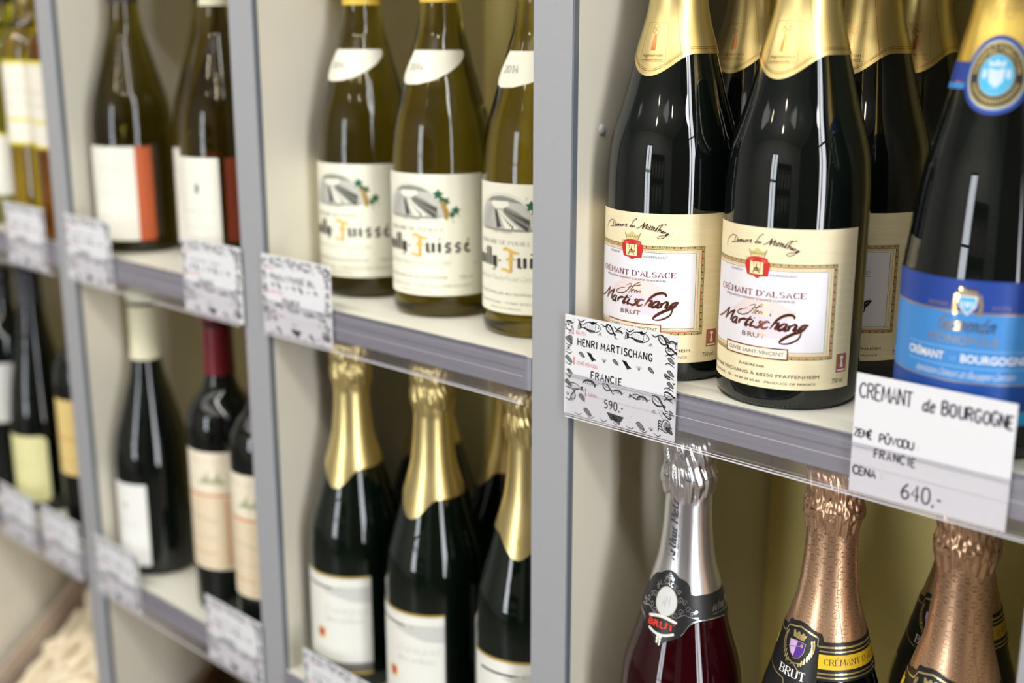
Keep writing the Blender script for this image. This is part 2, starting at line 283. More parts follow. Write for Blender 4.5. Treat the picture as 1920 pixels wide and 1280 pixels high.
def glyph(ch):
    if ch in ACC: b, e = ACC[ch]; s = SK[b] + '|' + e
    else: s = SK.get(ch, '')
    out = []
    for st in s.split('|'):
        if not st: continue
        sm = st[0] == '~'; pts = [tuple(float(v) for v in p.split(',')) for p in st.lstrip('~').split()]
        out.append((sm, [(p[0] + .5, p[1]) for p in pts] if ch == 'I' else pts))
    w = max([p[0] for _, ps in out for p in ps], default=1.6) + (.6 if ch == 'I' else 0)
    return out, w
class Art:
    k = 1.0
    def __init__(s): s.v = []; s.f = []; s.m = []; s.mats = []
    def mi(s, m):
        if m not in s.mats: s.mats.append(m)
        return s.mats.index(m)
    def tri(s, a, b, c, m, lay, mx=3.5):
        if max(a[0], b[0], c[0]) - min(a[0], b[0], c[0]) > mx:
            e = sorted(((abs(a[0] - b[0]), 0), (abs(b[0] - c[0]), 1), (abs(c[0] - a[0]), 2)))[-1][1]
            if e == 1: a, b, c = b, c, a
            elif e == 2: a, b, c = c, a, b
            mid = ((a[0] + b[0]) / 2, (a[1] + b[1]) / 2)
            s.tri(a, mid, c, m, lay, mx); s.tri(mid, b, c, m, lay, mx); return
        k = len(s.v); s.v += [(a[0], a[1], lay), (b[0], b[1], lay), (c[0], c[1], lay)]; s.f.append((k, k + 1, k + 2)); s.m.append(m)
    def poly(s, pts, m, lay=1, mx=3.5):
        m = s.mi(m)
        for t in tessellate_polygon([[Vector((p[0], p[1], 0)) for p in pts]]): s.tri(pts[t[0]], pts[t[1]], pts[t[2]], m, lay, mx)
    def rect(s, x0, y0, x1, y1, m, lay=1):
        n = max(1, int(abs(x1 - x0) / 3)); m = s.mi(m)
        for i in range(n):
            a = x0 + (x1 - x0) * i / n; b = x0 + (x1 - x0) * (i + 1) / n
            k = len(s.v); s.v += [(a, y0, lay), (b, y0, lay), (b, y1, lay), (a, y1, lay)]; s.f.append((k, k + 1, k + 2, k + 3)); s.m.append(m)
    def frame(s, x0, y0, x1, y1, w, m, lay=1):
        s.rect(x0, y0, x1, y0 + w, m, lay); s.rect(x0, y1 - w, x1, y1, m, lay); s.rect(x0, y0 + w, x0 + w, y1 - w, m, lay); s.rect(x1 - w, y0 + w, x1, y1 - w, m, lay)
    def ell(s, x, y, rx, ry, m, lay=1, n=20): s.poly([(x + rx * math.cos(2 * PI * k / n), y + ry * math.sin(2 * PI * k / n)) for k in range(n)], m, lay)
    def ring(s, x, y, r, w, m, lay=1, n=28, ry=None): s.stroke([(x + r * math.cos(2 * PI * k / n), y + (ry or r) * math.sin(2 * PI * k / n)) for k in range(n + 1)], w, m, lay)
    def stroke(s, pts, w, m, lay=1, smooth=False, nib=None, taper=False):
        if smooth: pts = catmull(pts, 4)
        q = [pts[0]]
        for p in pts[1:]:
            if abs(p[0] - q[-1][0]) + abs(p[1] - q[-1][1]) > 1e-4:
                a = q[-1]; n = max(1, int(abs(p[0] - a[0]) / 3.0))
                for k in range(1, n + 1): q.append((a[0] + (p[0] - a[0]) * k / n, a[1] + (p[1] - a[1]) * k / n))
        if len(q) < 2: return
        m = s.mi(m); L = []; N = len(q)
        for i, p in enumerate(q):
            a = q[max(0, i - 1)]; b = q[min(N - 1, i + 1)]; dx, dy = b[0] - a[0], b[1] - a[1]; l = math.hypot(dx, dy) or 1; nx, ny = -dy / l, dx / l
            ww = w * s.k
            if nib: ww = max(nib[1], abs(math.sin(math.atan2(dy, dx) - nib[0])) * w)
            if taper: ww *= max(.35, math.sin(PI * (i + .6) / (N + .2)) ** .5)
            L.append(((p[0] + nx * ww / 2, p[1] + ny * ww / 2), (p[0] - nx * ww / 2, p[1] - ny * ww / 2)))
        k0 = len(s.v)
        for a, b in L: s.v += [(a[0], a[1], lay), (b[0], b[1], lay)]
        for i in range(N - 1): s.f.append((k0 + 2 * i, k0 + 2 * i + 1, k0 + 2 * i + 3, k0 + 2 * i + 2)); s.m.append(m)
    def traced(s, strokes, m, k=1.0, lay=1, dx=0, dy=0):
        for w, p in strokes: s.stroke([(a + dx, b + dy) for a, b in p], w * k, m, lay, True, taper=True)
    def text(s, txt, x0, x1, y, h, m, lay=1, bold=0.0, shear=0.0, arc=None):
        vs, ts = text_tris(txt, bold)
        if not vs: return
        a = min(v[0] for v in vs); b = max(v[0] for v in vs); sx = (x1 - x0) / (b - a); sy = h / CAPH; m = s.mi(m); k = len(s.v)
        for v in vs:
            X = x0 + (v[0] - a) * sx + v[1] * sy * shear; Y = y + v[1] * sy
            if arc:
                cx, cy, R = arc; an = (X - cx) / R; rr = R + (Y - y) if R > 0 else R - (Y - y)
                X = cx + rr * math.sin(an); Y = cy + rr * math.cos(an)
            s.v.append((X, Y, lay))
        for t in ts: s.f.append((k + t[0], k + t[1], k + t[2])); s.m.append(m)
    def skel(s, txt, x0, x1, y, h, w, m, lay=1, style='round', shear=0.0, slope=0.0, jit=0.0, sp=1.3, arc=None):
        lay_x = []; x = 0
        for ch in txt:
            g, gw = glyph(ch); lay_x.append((x, g)); x += gw + (sp if ch != ' ' else 1.0)
        tot = x - sp; sx = (x1 - x0) / tot; sy = h / 7.0; rnd = random.Random(len(txt) * 7 + int(abs(x0)))
        for gx, g in lay_x:
            jx, jy = rnd.uniform(-jit, jit), rnd.uniform(-jit, jit); js = 1 + rnd.uniform(-jit, jit) * .25
            def TR(p):
                X = x0 + (gx + p[0]) * sx + jx + p[1] * sy * shear; Y = y + p[1] * sy * js + jy + slope * (X - x0)
                if arc:
                    cx, cy, R = arc; an = (X - cx) / R; rr = R + (Y - y); X = cx + rr * math.sin(an); Y = cy + rr * math.cos(an)
                return (X, Y)
            for sm, ps in g:
                pts = catmull(ps, 4) if sm else ps
                P = [TR(p) for p in pts]
                if style == 'serif':
                    s.stroke(P, w, m, lay, nib=(0.0, w * .28))
                    if not sm:
                        for p in (ps[0], ps[-1]):
                            if p[1] in (0, 7) and abs(ps[0][1] - ps[-1][1]) > 2:
                                s.stroke([TR((p[0] - w / sx * .85, p[1])), TR((p[0] + w / sx * .85, p[1]))], w * .35, m, lay)
                            elif p[1] in (0, 7): s.stroke([TR((p[0], p[1])), TR((p[0], p[1] + (1.4 if p[1] == 0 else -1.4)))], w * .4, m, lay)
                elif style == 'nib': s.stroke(P, w, m, lay, nib=(.7, w * .3))
                else:
                    s.stroke(P, w, m, lay)
    def clip(s, x0, y0, x1, y1): s.v = [(min(max(a, x0), x1), min(max(b, y0), y1), l) for a, b, l in s.v]
    def flat(s, name, f): # f maps (x, y, layer) in mm to metres
        return mesh_of(name, [f(*v) for v in s.v], s.f, s.mats, s.m)
def wrap(R, rref, rot=0.0, off=0.00022, step=0.00005):
    def f(x, y, lay):
        th = rot + x / 1000 / rref; z = y / 1000; r = R(z) + off + step * lay
        return (r * math.sin(th), -r * math.cos(th), z)
    return f
def sheet(name, R, rref, lo, hi, m, rot=0.0, off=0.00018, s0=-60, s1=60, ns=64, nz=14, back=False):
    """paper or foil skin wrapped on the bottle between the curves lo(s) and hi(s) (mm)"""
    vs, fs = [], []
    for i in range(ns + 1):
        sx = s0 + (s1 - s0) * i / ns; a, b = lo(sx), hi(sx)
        for k in range(nz + 1):
            z = (a + (b - a) * k / nz) / 1000; th = rot + sx / 1000 / rref; r = R(z) + off
            vs.append((r * math.sin(th), -r * math.cos(th), z))
    for i in range(ns):
        for k in range(nz):
            q = i * (nz + 1) + k; fs.append((q, q + nz + 1, q + nz + 2, q + 1))
    return mesh_of(name, vs, fs, m, smooth=True)
def rounded(s0, s1, z0, z1, r):
    def cut(x):
        d = min(x - s0, s1 - x)
        return 0 if d >= r else r - math.sqrt(max(0, r * r - (r - max(d, 0)) ** 2))
    return (lambda x: z0 + cut(x)), (lambda x: z1 - cut(x))

# ------------------------------------------------------------------ bottles
R_CH = pchip([(0, .0444), (.125, .0444), (.148, .043), (.188, .0325), (.211, .0266), (.243, .0185), (.270, .0161), (.32, .0150)])
R_BL = pchip([(0, .0444), (.098, .0444), (.116, .0424), (.135, .0402), (.152, .0375), (.1704, .0332), (.189, .0287), (.216, .0232), (.24, .0183), (.27, .0162), (.32, .0150)])
R_BU = pchip([(0, .0425), (.12, .0425), (.15, .0400), (.18, .0325), (.205, .0255), (.235, .0178), (.268, .0148), (.33, .0146)])
R_BO = pchip([(0, .0375), (.19, .0375), (.213, .0358), (.226, .0295), (.238, .0205), (.256, .0152), (.33, .0143)])
R_FL = pchip([(0, .038), (.10, .038), (.15, .0345), (.20, .026), (.25, .017), (.30, .0142), (.33, .0142)])
def lathe(name, prof, m, seg=72, smooth=True, disp=None, mats=None):
    vs, fs = [], []
    for (r, z) in prof:
        for k in range(seg):
            a = 2 * PI * k / seg; rr = r + (disp(a, z) if disp and r > .003 else 0)
            vs.append((rr * math.sin(a), -rr * math.cos(a), z))
    for i in range(len(prof) - 1):
        for k in range(seg):
            a = i * seg + k; b = i * seg + (k + 1) % seg; fs.append((a, b, b + seg, a + seg))
    fs.append(tuple(range(seg))[::-1]); n = len(prof) - 1; fs.append(tuple(n * seg + k for k in range(seg)))
    return mesh_of(name, vs, fs, m, smooth=smooth)
def glass(name, R, top, m, lip=0.0165):
    prof = [(.030, .0022), (.036, .0004), (.0395 * R(.05) / .0444, .0), (R(.05) - .0022, .0014), (R(.05) - .0007, .0036), (R(.05), .0075)]
    z = .02
    while z < top - .022: prof.append((R(z), z)); z += .0045 if z > .1 else .02
    prof += [(R(top - .02), top - .020), (lip - .0004, top - .0185), (lip, top - .016), (lip, top - .007), (lip - .0006, top - .005), (R(top) - .0002, top - .004), (R(top) - .001, top)]
    return lathe(name, prof, m)
def knurl(name, R, m):
    vs, fs = [], []   # moulded grip ribs round the heel
    n = 96; r = R(.05)
    for k in range(n):
        a = 2 * PI * k / n
        for da, dr in ((-.012, -.0006), (0, .0002), (.012, -.0006)):
            for z, q in ((.0006, -.0026), (.0030, -.0008)):
                rr = r + dr + q; vs.append((rr * math.sin(a + da), -rr * math.cos(a + da), z))
        b = k * 6; fs += [(b, b + 2, b + 3, b + 1), (b + 2, b + 4, b + 5, b + 3)]
    return mesh_of(name, vs, fs, m)
def capsule(name, R, m, lo, top, ns=120, wired=True, lip=0.0172, seed=1, plain=False):
    """foil skin from the scalloped hem lo(theta deg) to a crumpled, closed top"""
    rnd = random.Random(seed); ph = [rnd.uniform(0, 6.28) for _ in range(8)]
    def rad(z):
        if plain: return (R(z) if z < top - .016 else max(R(z), lip - .0012)) + .0007 if z < top - .002 else R(z) - .0008
        if z < .281: return R(z) + .0006
        P = [(.281, R(.281) + .0006), (.2865, R(.281) + .0010), (.290, .0172), (.295, .0190), (.301, .0188), (.307, .0172), (.313, .0182), (.323, .0186), (.3275, .0160), (.330, .009)]
        return pchip(P)(z)
    def dis(a, z):
        if plain: return 0
        d = 0.00006 * math.sin(3 * a + ph[0] + 30 * z)
        if z > .280:
            t = min(1, max(0, z - .280) / .014)
            d += t * (.00045 * math.sin(17 * a + ph[1] + 6 * math.sin(90 * z + ph[5])) + .0004 * math.sin(29 * a + ph[2] + 400 * z) + .0005 * math.sin(7 * a + ph[3] + 260 * z) + .00025 * math.sin(47 * a + 900 * z + ph[4]))
        return d
    zs_f = [k / 34 for k in range(35)]; vs, fs = [], []
    for i in range(ns):
        a = 2 * PI * i / ns; th = (math.degrees(a) + 180) % 360 - 180; z0 = lo(th)
        zz = [z0 + (.272 - z0) * t for t in [k / 14 for k in range(14)]] + [.272 + (top - .272) * k / 30 for k in range(31)]
        for z in zz:
            r = rad(z) + dis(a, z); vs.append((r * math.sin(a), -r * math.cos(a), z))
    n = 45
    for i in range(ns):
        j = (i + 1) % ns
        for k in range(n - 1): fs.append((i * n + k, j * n + k, j * n + k + 1, i * n + k + 1))
    fs.append(tuple(i * n + n - 1 for i in range(ns)))
    return mesh_of(name, vs, fs, m, smooth=True), rad
def foil_skirt(name, m, seed):
    """torn folded hem of the foil where it is pinched under the wire"""
    rnd = random.Random(seed); vs, fs = [], []; ns = 90; R0 = .0180
    z1 = [.299 for _ in range(ns + 1)]; z0 = [.2855 + .0022 * math.sin(i * .19 + seed) + .0012 * math.sin(i * .53 + seed * 2) for i in range(ns + 1)]
    for i in range(ns + 1):
        a = -2.3 + 4.6 * i / ns; f = .0007 * math.sin(i * .9) + .0005 * math.sin(i * .37 + seed)
        for z, r in ((z0[i], R0 - .0012 + f), ((z0[i] + z1[i]) / 2, R0 + .0004 + f), (z1[i], R0 + .0012 + f * .4)):
            vs.append((r * math.sin(a), -r * math.cos(a), z))
    for i in range(ns):
        for k in (0, 1): fs.append((i * 3 + k, i * 3 + 3 + k, i * 3 + 4 + k, i * 3 + 1 + k))
    return mesh_of(name, vs, fs, m, smooth=True)
def place(name, spec, label, cat, loc, rot=0.0, group=None):
    root = empty(name, loc, math.radians(rot)); tag(root, label, cat, group)
    for pn, me, lab, subs in spec:
        p = obj(pn, me, root)
        if lab: p['label'] = lab
        for sn, sm in subs: obj(sn, sm, p)
    return root

# ---- inks
K = ink('ink_black', 28, 26, 30); KG = ink('ink_grey', 120, 118, 118); DK = ink('ink_dark_brown', 66, 30, 30); RED = ink('ink_red', 196, 40, 34)
BURG = ink('ink_burgundy', 128, 62, 84); PALE = ink('ink_pale_lilac', 224, 214, 222); PINK = ink('ink_pale_pink', 233, 216, 212)
WHITE = ink('ink_white', 236, 236, 236); CRLAB = mat('label_cream', srgb(243, 229, 188), .55, noise=.035, nscale=60, stretch=(.4, .4, 6))
OUT = {}
MARTI = [(0.8,[(-35.5,51.0),(-30.0,52.5),(-24.1,55.7),(-19.2,59.6)]),(0.9,[(-19.2,59.6),(-20.8,56.7),(-24.2,51.3)]),(0.8,[(-24.2,51.3),(-19.3,55.7),(-13.8,58.8)]),(1.1,[(-13.8,58.8),(-16.1,55.4),(-18.2,51.4)]),(1.0,[(-11.4,54.7),(-13.3,54.6),(-15.4,53.0),(-16.2,51.3),(-14.8,50.9),(-12.7,52.3),(-11.2,54.8)]),(1.2,[(-11.2,54.8),(-12.6,52.4),(-12.8,51.0),(-11.5,51.1)]),(1.2,[(-8.9,54.3),(-9.8,52.6),(-10.2,51.1)]),(1.0,[(-9.9,52.3),(-8.6,53.7),(-6.6,54.6),(-5.0,54.6),(-5.1,54.1)]),(1.2,[(-0.9,57.0),(-3.3,53.8),(-5.0,51.3),(-3.9,51.0),(-2.5,52.0)]),(0.7,[(-4.5,54.8),(-1.6,55.1),(0.2,55.3)]),(1.2,[(1.0,54.8),(-1.2,51.9),(-1.0,51.0),(0.4,51.6)]),(1.1,[(1.4,56.4),(1.6,56.1)]),(1.1,[(7.1,54.6),(5.7,54.9),(5.0,54.0),(5.7,52.7),(4.5,51.2),(2.5,50.6),(0.7,51.3),(0.4,51.6)]),(1.2,[(11.4,54.4),(10.2,55.1),(7.9,54.3),(6.3,52.1),(6.9,50.8),(8.8,50.9),(10.6,52.1)]),(1.2,[(25.3,57.9),(25.9,58.8),(24.6,60.1),(22.2,60.3),(18.8,59.1),(15.6,56.6),(13.6,53.9),(11.6,50.9)]),(1.0,[(12.5,52.5),(13.9,54.3),(16.0,54.8),(16.8,54.6),(15.7,52.9),(14.6,51.2),(15.7,51.2),(16.7,52.2)]),(1.2,[(21.7,54.6),(19.8,54.6),(17.6,53.0),(16.6,51.4),(17.3,50.5),(19.1,51.3),(21.2,53.3),(21.9,54.8)]),(1.4,[(21.9,54.8),(20.5,52.0),(20.4,50.7),(22.2,50.8)]),(1.3,[(23.5,54.0),(22.9,52.5),(22.2,50.3)]),(1.0,[(22.4,51.2),(24.1,53.5),(26.1,54.5),(27.0,54.1),(26.0,52.0),(25.4,50.8),(26.6,50.7),(27.7,51.5)]),(1.3,[(27.6,54.2),(26.5,52.0),(26.0,50.8)]),(1.3,[(34.1,54.4),(31.7,54.2),(29.7,52.8),(28.5,50.8),(29.3,50.3),(31.2,51.6),(32.9,53.4),(34.3,54.5)]),(1.1,[(32.9,53.1),(31.2,51.3),(29.8,50.0)]),(0.8,[(29.8,50.2),(30.0,48.8),(28.7,45.9),(26.3,44.1),(22.9,42.6),(19.7,42.2),(17.5,42.6)]),(1.3,[(17.5,42.6),(18.4,44.1),(21.5,46.5),(26.1,49.0),(29.8,50.2),(32.4,52.2)])]
HENRI = [(0.6,[(1.8,64.9),(0.9,62.6),(-1.6,60.0),(-4.5,58.1),(-7.7,57.2),(-10.7,57.3),(-11.5,58.2),(-9.8,59.7),(-6.7,60.9),(-3.4,61.7)]),(0.4,[(-2.4,63.5),(-0.2,64.3),(1.8,64.9)]),(0.6,[(10.2,66.5),(9.3,65.2),(6.8,64.2),(4.1,63.6)]),(0.5,[(10.2,66.5),(8.8,66.7),(6.1,65.5),(3.6,63.6),(1.4,60.8),(-0.5,58.3)]),(0.4,[(-0.9,61.8),(1.9,63.0),(5.1,63.7)]),(0.5,[(1.8,59.9),(3.7,60.7),(3.6,61.2),(2.5,60.6),(1.5,59.2),(2.7,59.2)]),(0.5,[(4.7,60.9),(4.0,59.1)]),(0.5,[(4.3,59.9),(6.0,61.0),(5.5,59.2)]),(0.5,[(6.9,60.7),(6.2,59.1)]),(0.5,[(6.7,59.8),(8.7,60.8),(8.0,59.1)]),(0.5,[(9.5,60.7),(8.8,59.0)]),(0.5,[(9.0,59.9),(10.7,60.7)]),(0.5,[(11.9,60.5),(11.2,59.0),(12.1,59.2)]),(0.5,[(12.6,61.8),(12.5,61.6)])]
DOMAINE = [(0.35,[(-26.1,96.9),(-26.4,98.5),(-24.7,101.7),(-21.7,103.9),(-18.8,104.9),(-15.8,104.3),(-14.6,102.7),(-15.7,101.2),(-18.0,100.4),(-20.4,100.3)]),(0.5,[(-16.8,104.1),(-17.5,101.0)]),(0.5,[(-20.4,100.3),(-18.0,100.5)]),(0.5,[(-13.4,102.8),(-14.5,101.9),(-14.3,101.0),(-13.2,101.6),(-13.3,102.6),(-13.5,102.8)]),(0.5,[(-12.1,102.9),(-12.5,101.2)]),(0.45,[(-12.5,101.9),(-11.4,103.0),(-11.7,101.3)]),(0.45,[(-11.4,102.4),(-10.6,103.0),(-10.9,101.3)]),(0.5,[(-9.1,103.0),(-9.8,102.3),(-9.7,101.6),(-9.1,102.2),(-9.1,103.0),(-9.0,101.5)]),(0.5,[(-7.8,103.1),(-8.2,101.6)]),(0.5,[(-6.9,103.3),(-7.4,101.6)]),(0.45,[(-7.1,102.6),(-5.7,103.5),(-6.0,101.8)]),(0.5,[(-4.4,102.5),(-3.2,103.4),(-3.7,103.7),(-4.4,102.9),(-4.2,102.0),(-2.9,102.4)]),(0.35,[(4.3,107.8),(2.9,107.1),(1.5,105.4),(0.7,103.6),(0.3,102.0)]),(0.9,[(4.0,107.7),(4.6,107.7)]),(0.5,[(0.6,103.5),(-0.3,103.0),(-0.7,102.2),(0.1,102.2),(0.7,103.1)]),(0.5,[(1.7,103.5),(1.3,102.1),(2.2,103.0),(2.2,102.1)]),(0.5,[(3.2,103.5),(3.0,102.1)]),(0.4,[(4.3,101.7),(5.9,102.0),(7.7,103.1),(9.1,104.4),(10.7,106.1)]),(0.8,[(10.3,105.9),(9.5,103.7),(8.7,101.6)]),(0.5,[(8.7,101.6),(10.5,103.6),(12.7,105.1)]),(0.7,[(12.6,104.9),(11.5,102.9),(11.1,101.4)]),(0.6,[(13.1,103.5),(12.4,101.3)]),(0.6,[(14.6,104.1),(13.3,101.2)]),(0.4,[(13.3,102.9),(15.1,103.1)]),(0.6,[(16.0,103.9),(14.7,101.1)]),(0.4,[(14.9,102.8),(16.6,103.0)]),(0.5,[(16.0,101.6),(17.1,102.2),(17.0,102.9),(16.3,102.2),(16.2,101.1),(17.2,101.3)]),(0.6,[(19.2,103.4),(17.9,101.5),(17.2,100.4)]),(0.35,[(24.7,105.0),(23.5,105.0),(21.9,104.8),(19.9,104.1),(18.8,102.2),(18.0,100.3)]),(1.0,[(21.2,104.8),(22.3,104.8)]),(0.9,[(23.9,105.0),(24.6,105.0)]),(0.5,[(21.9,104.5),(20.3,102.4),(18.9,100.1)]),(0.5,[(19.1,100.9),(20.5,101.7),(21.1,101.5),(20.1,100.2)]),(0.6,[(21.8,101.3),(21.2,99.7),(22.3,100.8)]),(0.6,[(22.8,101.1),(22.2,99.4)]),(0.6,[(23.8,100.6),(22.9,99.1)]),(0.5,[(23.3,99.8),(24.5,100.3)]),(0.6,[(26.5,99.1),(25.3,99.4),(24.1,98.4),(24.4,97.9),(25.3,98.2),(26.5,99.1)]),(0.8,[(26.3,99.0),(24.2,97.9)]),(0.4,[(24.4,97.9),(23.0,96.6),(20.6,95.9),(18.7,96.6)]),(0.35,[(18.7,96.8),(20.1,97.4),(22.0,97.9),(24.2,97.9)])]

# ---- cremant d'Alsace, cream label, gold capsule
def cremant_spec():
    a = Art(); INNER = ink('label_inner_white', 236, 232, 236); BAND = ink('label_band_gold', 214, 198, 130)
    f = (-47.7, 32.5, 50.7, 90.9)
    a.frame(*f, .2, K, 2); a.frame(f[0] + .2, f[1] + .2, f[2] - .2, f[3] - .2, 1.7, BAND, 1)
    x = f[0] + 1
    while x < f[2] - 1:      # scalloped ornament band
        for (y, d) in ((f[3] - .3, -1), (f[1] + .3, 1)):
            a.stroke([(x, y), (x + .75, y + d * 1.2), (x + 1.5, y)], .18, K, 3)
            if int((x - f[0]) / 1.5) % 3 == 0: a.poly([(x - .5, y), (x + .5, y), (x, y + d * 1.3)], K, 3)
        x += 1.5
    y = f[1] + 1
    while y < f[3] - 1:
        for (xx, d) in ((f[2] - .3, -1), (f[0] + .3, 1)):
            a.stroke([(xx, y), (xx + d * 1.2, y + .75), (xx, y + 1.5)], .18, K, 3)
            if int((y - f[1]) / 1.5) % 3 == 0: a.poly([(xx + d * 1.5, y - .5), (xx + d * 1.5, y + .5), (xx + d * .2, y)], K, 3)
        y += 1.5
    a.frame(f[0] + 1.9, f[1] + 1.9, f[2] - 1.9, f[3] - 1.9, .42, RED, 3)
    a.rect(f[0] + 6.0, f[1] + 4.4, f[2] - 6.0, f[3] - 4.4, INNER, 2); a.frame(f[0] + 5.9, f[1] + 4.3, f[2] - 5.9, f[3] - 4.3, .22, K, 3)
    x = f[0] + 5
    while x < f[2] - 4: 
        for y in (f[3] - 3.3, f[1] + 3.3): a.rect(x, y - .18, x + .42, y + .18, KG, 2)
        x += 1.0
    y = f[1] + 4
    while y < f[3] - 3.6:
        for xx in (f[2] - 4.1, f[0] + 4.1): a.rect(xx - .18, y, xx + .18, y + .42, K, 2)
        y += 1.0
    # faint house drawing behind the name
    a.poly([(-16, 60), (-4, 69), (12, 69), (27, 62), (26, 58), (-15, 58)], PINK, 3); a.rect(-6, 45, 22, 58, PALE, 3); a.rect(-1, 45, 4, 55, PINK, 3.4); a.rect(12, 45, 17, 55, PINK, 3.4)
    # crest
    a.poly([(-6.2, 92.6), (-3, 93.6), (1.5, 94.2), (6, 93.6), (9.4, 92.6), (9.9, 89), (9.2, 86), (8.8, 82.6), (4, 82.2), (1.6, 80.8), (-.8, 82.2), (-5.4, 82.8), (-6.4, 86), (-7.2, 89)], RED, 4)
    a.poly([(-4.8, 92.2), (-.4, 93), (-3.4, 90.2)], ink('ink_light_red', 224, 86, 70), 4.6); a.poly([(7.8, 92.2), (3.4, 93), (6.4, 90.2)], ink('ink_light_red', 224, 86, 70), 4.6)
    a.rect(-3.4, 83.4, 5.4, 90.9, ink('label_pale_gold', 246, 226, 170), 5); a.ell(-6.3, 92.4, .9, .9, BAND, 5); a.ell(9.3, 92.2, 1.1, 1.1, ink('label_pale_gold', 246, 226, 170), 5)
    a.stroke([(1.2, 90), (1, 87.8), (-1.4, 84.2)], .5, DK, 6); a.stroke([(1, 87.8), (3.2, 84.2)], .5, DK, 6); a.stroke([(-.4, 85.6), (2.4, 85.6)], .45, DK, 6); a.ring(.2, 86.4, .9, .35, DK, 6, 10); a.ring(2.0, 86.4, .9, .35, DK, 6, 10)
    a.poly([(-3, 94.2), (-4.6, 98.6), (-2.4, 96.8), (-1, 98), (1.4, 99.6), (3.4, 98), (5.2, 97), (7.6, 98.6), (5.6, 94)], BAND, 5)
    for k in range(5): a.ell(-2.4 + k * 1.9, 94.7, .55, .55, ink('label_pale_gold', 246, 226, 170), 6); a.stroke([(-3 + k * 2, 95.4), (-2.4 + k * 2, 96.8), (-1.6 + k * 2, 95.4)], .25, DK, 6)
    a.stroke([(-4.6, 98.6), (-3, 94.2)], .25, DK, 6); a.stroke([(7.6, 98.6), (5.6, 94)], .25, DK, 6)
    a.traced(DOMAINE, DK, 1.15, 4)
    a.text('VIGNERON', -19.7, -9, 83.9, 1.35, KG, 4); a.text('INDÉPENDANT', 9.8, 26.2, 82.9, 1.35, KG, 4)
    a.skel("CRÉMANT D'ALSACE", -30.1, 31.6, 70.4, 3.4, .9, BURG, 4, 'serif', sp=1.9); a.text("APPELLATION CRÉMANT D'ALSACE CONTRÔLÉE", -24, 25.4, 67.6, 1.25, DK, 4, .0)
    a.traced(HENRI, GLEAM, 1.25, 5); a.traced(HENRI, BROWNFOIL, .5, 5.6)
    a.traced(MARTI, BROWNFOIL, 1.5, 5); 
    a.text('B', -6.9, -4.2, 44.4, 2.9, BROWNFOIL, 5); a.text('RUT', -2.9, 9, 44.4, 2.9, GLEAM, 5, .01)
    a.rect(-20.8, 32, 23.2, 39.2, ink('label_pale_cream', 246, 236, 212), 4); a.frame(-20.8, 32, 23.2, 39.2, .75, COPPERP, 5); a.frame(-20.2, 32.6, 22.6, 38.6, .15, RED, 6)
    a.text('CUVÉE SAINT-VINCENT', -18.2, 20.8, 34.5, 2.2, DK, 5)
    a.text('ÉLABORÉ PAR', -8.1, 9.4, 26.2, 1.45, DK, 3)
    a.text('HENRI MARTISCHANG À 68250 PFAFFENHEIM', -45, 42.7, 20.9, 1.95, DK, 3)
    a.text('6, RUE DU FOSSÉ - TÉL : 03 89 49 60 83 - PRODUCE OF FRANCE', -44.5, 40.8, 16.7, 1.35, DK, 3)
    TC = ink('ink_terracotta', 176, 100, 74)
    a.rect(54.2, 23.6, 62.5, 35.2, TC, 3); a.poly([(57.2, 26.6), (59.8, 26.6), (59.2, 30.4), (58.9, 31.6), (57.9, 31.6), (57.6, 30)], WHITE, 4); a.ell(58.4, 32.8, 1.4, 1.2, WHITE, 4); a.rect(55, 24.4, 61.7, 25.4, WHITE, 4)
    a.text('750 ml', 51.8, 60.2, 17.2, 2.9, DK, 3)
    SW = ink('ink_script_pale', 250, 241, 214)
    for k in range(9): a.skel('Henri Martischang', 27, 47 + (k % 3), 96 + k * 0.0 + (0 if k > 2 else k * 3.4), 1.6, .2, SW, 1, 'round', .5) if k < 3 else None
    for k in range(11): a.skel('Martischang', 52.2, 64.6, 40 + k * 5.2, 1.5, .2, SW, 1, 'round', .5)
    body = sheet('front_label', R_CH, .0444, lambda s: 13.6, lambda s: 111.8, CRLAB, s0=-66, s1=66, ns=72, nz=3)
    pr = a.flat('label_print', wrap(R_CH, .0444))
    lo = lambda th: .1975 + .0140 * (1 - math.cos(min(1, abs(th) / 62) * PI)) / 2
    cap, rad = capsule('foil_capsule', R_CH, GOLD, lo, .330)
    RF = lambda z: rad(z)
    c = Art()
    # two thin bands that follow the hem
    for d, w, mm in ((3.2, .35, COPPERP), (4.3, .22, COPPERP)):
        pts = [(th / 57.2958 * 26, lo(th) * 1000 + d) for th in range(-150, 151, 4)]; c.stroke(pts, w, mm, 1)
    c.frame(-9.5, 206.5, 9.5, 231, .18, COPPERP, 1)
    c.poly([(-1.7, 213.5), (1.9, 213.5), (2.0, 218), (1.0, 223.5), (-.4, 223.5), (-1.7, 218)], COPPERP, 1)
    c.ring(-1.6, 225.8, 1.5, .3, COPPERP, 1, 14); c.ring(1.5, 226.6, 1.5, .3, COPPERP, 1, 14); c.ring(.6, 224.2, 1.5, .3, COPPERP, 1, 14); c.ring(0, 227.8, 2.2, .25, COPPERP, 1, 14)
    c.text('vigneron', -7.8, 7.8, 209.6, 1.9, COPPERP, 1); c.text('indépendant', -7.8, 7.8, 207.2, 1.2, COPPERP, 1)
    c.stroke([(19, lo(42) * 1000), (15, 240), (13, 262)], .25, COPPERP, 1)
    cp = c.flat('foil_print', wrap(RF, .026, off=.00012))
